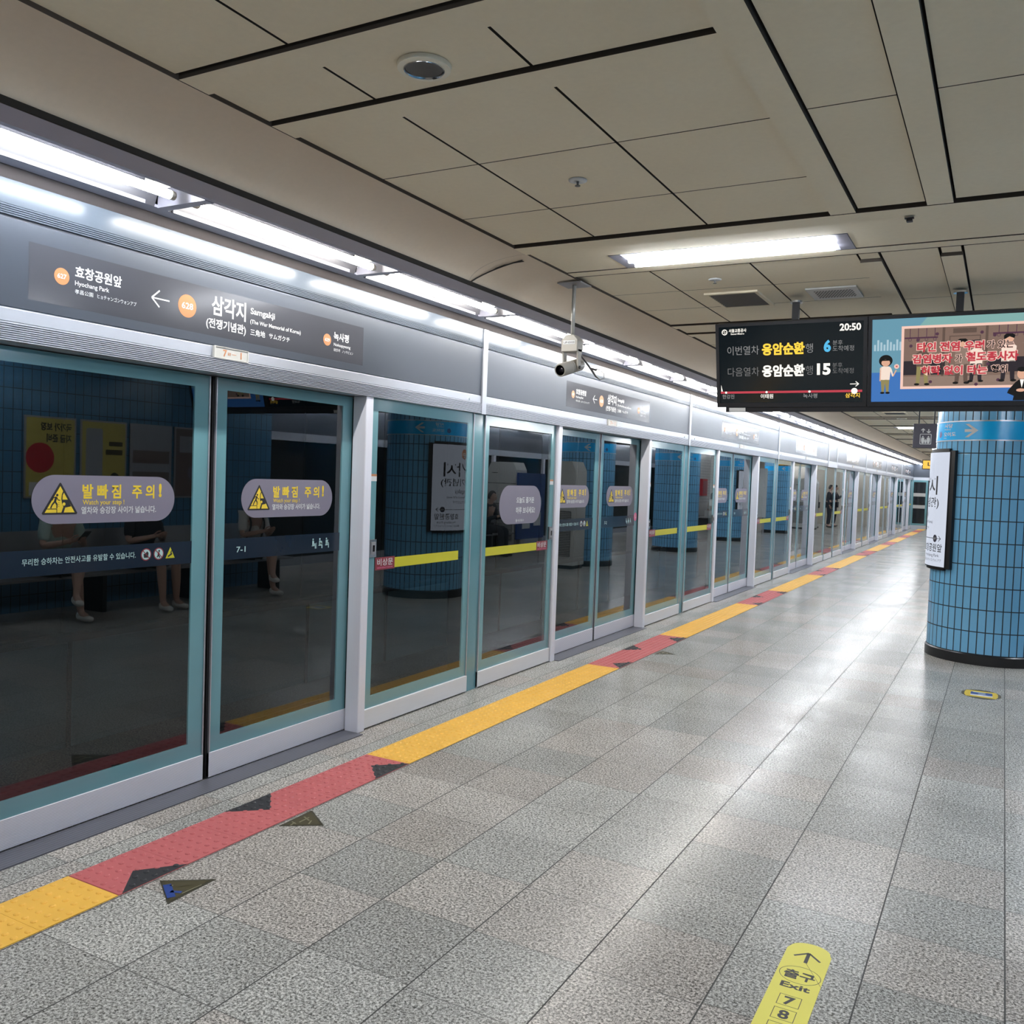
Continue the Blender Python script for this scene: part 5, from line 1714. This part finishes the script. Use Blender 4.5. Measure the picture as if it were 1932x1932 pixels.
def person(loc, rotz, lab, J, top, bottom, shoe, sleeve='short', legs='short', hair='bob', bag=None, phone=True):
    """J: joint positions in the figure's own frame (x forward, y to its left, z up)"""
    r = empty('person', loc, lab, 'person', None, None, rotz)
    V = lambda k: Vector(J[k])
    mix = lambda a_, b_, t: V(a_).lerp(V(b_), t)
    c = Chain()
    p = c.pt(V('pelvis'), (0.135, 0.105))
    s1_ = c.pt(mix('pelvis', 'chest', 0.5), (0.120, 0.090), p)
    ch = c.pt(V('chest'), (0.145, 0.098), s1_)
    nk = c.pt(V('neck'), 0.050, ch)
    up_ = (V('head') - V('neck')).normalized()
    hb = c.pt(V('neck') + up_ * 0.045, 0.048, nk)
    f = Vector((1, 0, 0))
    h1 = c.pt(V('head') + f * 0.012 - up_ * 0.035, (0.062, 0.074), hb)
    h2 = c.pt(V('head') + up_ * 0.030, (0.074, 0.088), h1)
    c.pt(V('head') + up_ * 0.095, (0.050, 0.060), h2)
    for s in ('l', 'r'):
        sh = c.pt(V('shoulder_' + s), 0.050, ch)
        e0 = c.pt(mix('shoulder_' + s, 'elbow_' + s, 0.5), 0.044, sh)
        el = c.pt(V('elbow_' + s), 0.038, e0)
        fa = c.pt(mix('elbow_' + s, 'wrist_' + s, 0.4), 0.036, el)
        wr = c.pt(V('wrist_' + s), 0.025, fa)
        d = (V('wrist_' + s) - V('elbow_' + s)).normalized()
        hand(c, V('wrist_' + s), wr, d, (0.2, -0.6 if s == 'l' else 0.6, 0.5))
        hp = c.pt(V('hip_' + s), 0.085, p)
        th = c.pt(mix('hip_' + s, 'knee_' + s, 0.5), 0.076, hp)
        kn = c.pt(V('knee_' + s), 0.055, th)
        cf = c.pt(mix('knee_' + s, 'ankle_' + s, 0.35), 0.054, kn)
        an = c.pt(V('ankle_' + s), 0.034, cf)
        ft = V('toe_' + s) - V('ankle_' + s)
        c.pt(V('ankle_' + s) + ft * 0.9 + Vector((0, 0, 0.012)), (0.036, 0.024), an)
    body = fig_obj('body', c.mesh(), 'skin', r)
    # face: eyes, nose, mouth, ears
    hd = V('head')
    b = MB()
    for s in (-1, 1):
        b.ball(hd + Vector((0.080, s * 0.030, 0.012)), (0.008, 0.013, 0.007), 'white', 8, 5)
        b.ball(hd + Vector((0.086, s * 0.030, 0.012)), (0.005, 0.006, 0.006), 'blk', 8, 5)
        b.ball(hd + Vector((0.0, s * 0.078, 0.0)), (0.018, 0.010, 0.028), 'skin', 8, 6)
    b.ball(hd + Vector((0.090, 0, -0.014)), (0.016, 0.011, 0.020), 'skin', 8, 6)
    b.ball(hd + Vector((0.080, 0, -0.046)), (0.006, 0.022, 0.006), 'redlab', 8, 5)
    b.build('face', r, smooth=True)
    # hair
    b = MB()
    n1_, n2_ = 20, 10
    vs, fs = [], []
    low = {'bob': -0.095, 'short': -0.03, 'long': -0.20}[hair]
    for i in range(n2_ + 1):
        for k in range(n1_):
            t = 2 * PI * k / n1_
            front = max(0.0, math.cos(t))
            zmin = low + (0.115 - low) * front ** 0.6
            ph = i / n2_
            z = 0.135 - (0.135 - zmin) * ph
            w_ = math.sqrt(max(0.0, 1 - (max(z, 0.02) / 0.137) ** 2))
            vs.append((hd.x - 0.004 + 0.098 * w_ * math.cos(t), hd.y + 0.090 * w_ * math.sin(t), hd.z + z))
    for i in range(n2_):
        for k in range(n1_):
            fs.append((i * n1_ + k, (i + 1) * n1_ + k, (i + 1) * n1_ + (k + 1) % n1_, i * n1_ + (k + 1) % n1_))
    b.add(vs, fs, 'hair')
    b.build('hair', r, smooth=True)
    # top
    c = Chain()
    p = c.pt(V('pelvis') + Vector((0, 0, 0.03)), (0.148, 0.120))
    s1_ = c.pt(mix('pelvis', 'chest', 0.5), (0.140, 0.108), p)
    ch = c.pt(V('chest'), (0.160, 0.112), s1_)
    c.pt(mix('chest', 'neck', 0.72), (0.072, 0.066), ch)
    for s in ('l', 'r'):
        sh = c.pt(V('shoulder_' + s), 0.066, ch)
        e0 = c.pt(mix('shoulder_' + s, 'elbow_' + s, 0.5), 0.060, sh)
        if sleeve == 'long':
            el = c.pt(V('elbow_' + s), 0.050, e0)
            c.pt(mix('elbow_' + s, 'wrist_' + s, 0.92), 0.036, el)
        else:
            c.pt(mix('shoulder_' + s, 'elbow_' + s, 0.85), 0.056, e0)
    fig_obj('shirt', c.mesh(), top, r)
    # shorts or trousers
    c = Chain()
    p = c.pt(V('pelvis'), (0.150, 0.118))
    for s in ('l', 'r'):
        hp = c.pt(V('hip_' + s), 0.098, p)
        th = c.pt(mix('hip_' + s, 'knee_' + s, 0.5), 0.090, hp)
        if legs == 'long':
            kn = c.pt(V('knee_' + s), 0.072, th)
            cf = c.pt(mix('knee_' + s, 'ankle_' + s, 0.4), 0.066, kn)
            c.pt(mix('knee_' + s, 'ankle_' + s, 0.93), 0.054, cf)
        else:
            c.pt(mix('hip_' + s, 'knee_' + s, 0.80), 0.084, th)
    fig_obj('shorts' if legs == 'short' else 'trousers', c.mesh(), bottom, r)
    for s in ('l', 'r'):
        c = Chain()
        an, to = V('ankle_' + s), V('toe_' + s)
        dr = (to - an); dr.z = 0; dr = dr.normalized()
        zb = to.z
        a0 = c.pt(an + Vector((0, 0, 0.015)), 0.046)
        a1 = c.pt(Vector((an.x, an.y, zb + 0.038)) - dr * 0.025, (0.040, 0.036), a0)
        a2 = c.pt(Vector((an.x, an.y, zb + 0.038)) + dr * 0.075, (0.043, 0.036), a1)
        c.pt(to + Vector((0, 0, 0.032)), (0.040, 0.028), a2)
        fig_obj('shoe', c.mesh(), shoe, r)
    if bag:
        b = MB()
        for s in (-1, 1):
            pts = []
            for k in range(9):
                t = k / 8
                pts.append(V('chest') + Vector((0.125 * math.sin(PI * t * 0.9) - 0.02 - 0.06 * (1 - t) ** 3, s * (0.105 + 0.02 * t), 0.16 - 0.36 * t + 0.05 * math.sin(PI * t))))
            b.tube(pts, 0.012, bag, 6)
        b.build('bag_straps', r)
    return r


def seated(cross=False, lean=0.0):
    J = dict(pelvis=(0.0, 0, 0.56), chest=(0.02 + lean, 0, 0.88), neck=(0.05 + lean, 0, 1.05), head=(0.09 + lean, 0, 1.17),
             shoulder_l=(0.03 + lean, 0.165, 0.99), shoulder_r=(0.03 + lean, -0.165, 0.99),
             elbow_l=(0.08 + lean, 0.225, 0.74), elbow_r=(0.08 + lean, -0.225, 0.74),
             wrist_l=(0.29 + lean, 0.075, 0.80), wrist_r=(0.29 + lean, -0.075, 0.80),
             hip_l=(0.03, 0.095, 0.545), hip_r=(0.03, -0.095, 0.545), knee_l=(0.46, 0.10, 0.53), knee_r=(0.46, -0.10, 0.53),
             ankle_l=(0.50, 0.10, 0.095), ankle_r=(0.46, -0.11, 0.095), toe_l=(0.66, 0.12, 0.006), toe_r=(0.62, -0.13, 0.006))
    if cross:
        J.update(knee_r=(0.46, 0.03, 0.64), ankle_r=(0.58, 0.17, 0.28), toe_r=(0.72, 0.21, 0.19), knee_l=(0.44, 0.07, 0.53), ankle_l=(0.46, 0.03, 0.095), toe_l=(0.62, 0.02, 0.006))
    return J


def standing(phone=False):
    J = dict(pelvis=(0, 0, 0.95), chest=(0.0, 0, 1.28), neck=(0.01, 0, 1.46), head=(0.04, 0, 1.58),
             shoulder_l=(0, 0.18, 1.40), shoulder_r=(0, -0.18, 1.40), elbow_l=(-0.02, 0.23, 1.12), elbow_r=(-0.02, -0.23, 1.12),
             wrist_l=(0.06, 0.23, 0.88), wrist_r=(0.06, -0.23, 0.88), hip_l=(0, 0.095, 0.92), hip_r=(0, -0.095, 0.92),
             knee_l=(0.02, 0.10, 0.50), knee_r=(0.02, -0.11, 0.50), ankle_l=(-0.02, 0.11, 0.095), ankle_r=(-0.02, -0.13, 0.095), toe_l=(0.14, 0.13, 0.006), toe_r=(0.14, -0.16, 0.006))
    if phone:
        J.update(elbow_r=(0.14, -0.22, 1.16), wrist_r=(0.28, -0.06, 1.32), elbow_l=(0.14, 0.20, 1.16), wrist_l=(0.28, 0.04, 1.30))
    return J


M['knit'] = simple('pale_mint_knit', (0.42, 0.56, 0.52, 1), 0.8)
M['dark_cloth'] = simple('dark_cloth', (0.018, 0.020, 0.028, 1), 0.8)
M['white_cloth'] = simple('white_cloth', (0.66, 0.66, 0.64, 1), 0.8)
M['white_shoe'] = simple('white_shoe', (0.62, 0.62, 0.60, 1), 0.5)
M['black_shoe'] = simple('black_shoe', (0.02, 0.02, 0.02, 1), 0.5)
BX = 1.46
person((BX, 5.75, 0), PI, 'seated person in a pale mint top and dark shorts, legs crossed, holding a phone', seated(True, 0.05), 'knit', 'dark_cloth', 'white_shoe', hair='bob')
ph = MB().box(-0.004, 0.004, -0.036, 0.036, -0.075, 0.075, 'lens').build('phone')
ph.location = (BX - 0.455, 5.75, 0.855); ph.rotation_euler = (0, math.radians(-50), 0)
tag(ph, 'dark phone held by the seated person in the pale mint top', 'phone')
person((BX, 6.78, 0), PI, 'seated person in dark clothes with white shoes, in the middle of the long bench', seated(False), 'dark_cloth', 'dark_cloth', 'white_shoe', hair='short')
person((BX, 8.42, 0), PI, 'seated person in a white shirt with dark bag straps, far end of long bench', seated(True, 0.03), 'white_cloth', 'dark_cloth', 'white_shoe', hair='long', bag='dark_cloth')
person((2.30, 15.45, 0), PI, 'seated person in black clothes on the short bench', seated(False, 0.10), 'dark_cloth', 'dark_cloth', 'black_shoe', sleeve='long', legs='long', hair='short')
person((2.24, 30.9, 0), PI, 'seated person in a white top on the bench by the fire cabinet', seated(False, 0.05), 'white_cloth', 'white_cloth', 'black_shoe', hair='long', bag='dark_cloth')
for k, (x, y, lab) in enumerate(((-0.72, 37.4, 'standing person in black, nearest of three by the far end'), (-0.74, 38.5, 'standing person in black, second of three by the far end'), (-0.40, 36.2, 'standing person in black set back beside the far air purifier'))):
    person((x, y, 0), PI, lab, standing(k == 1), 'dark_cloth', 'dark_cloth', 'black_shoe', sleeve='long', legs='long', hair='short')
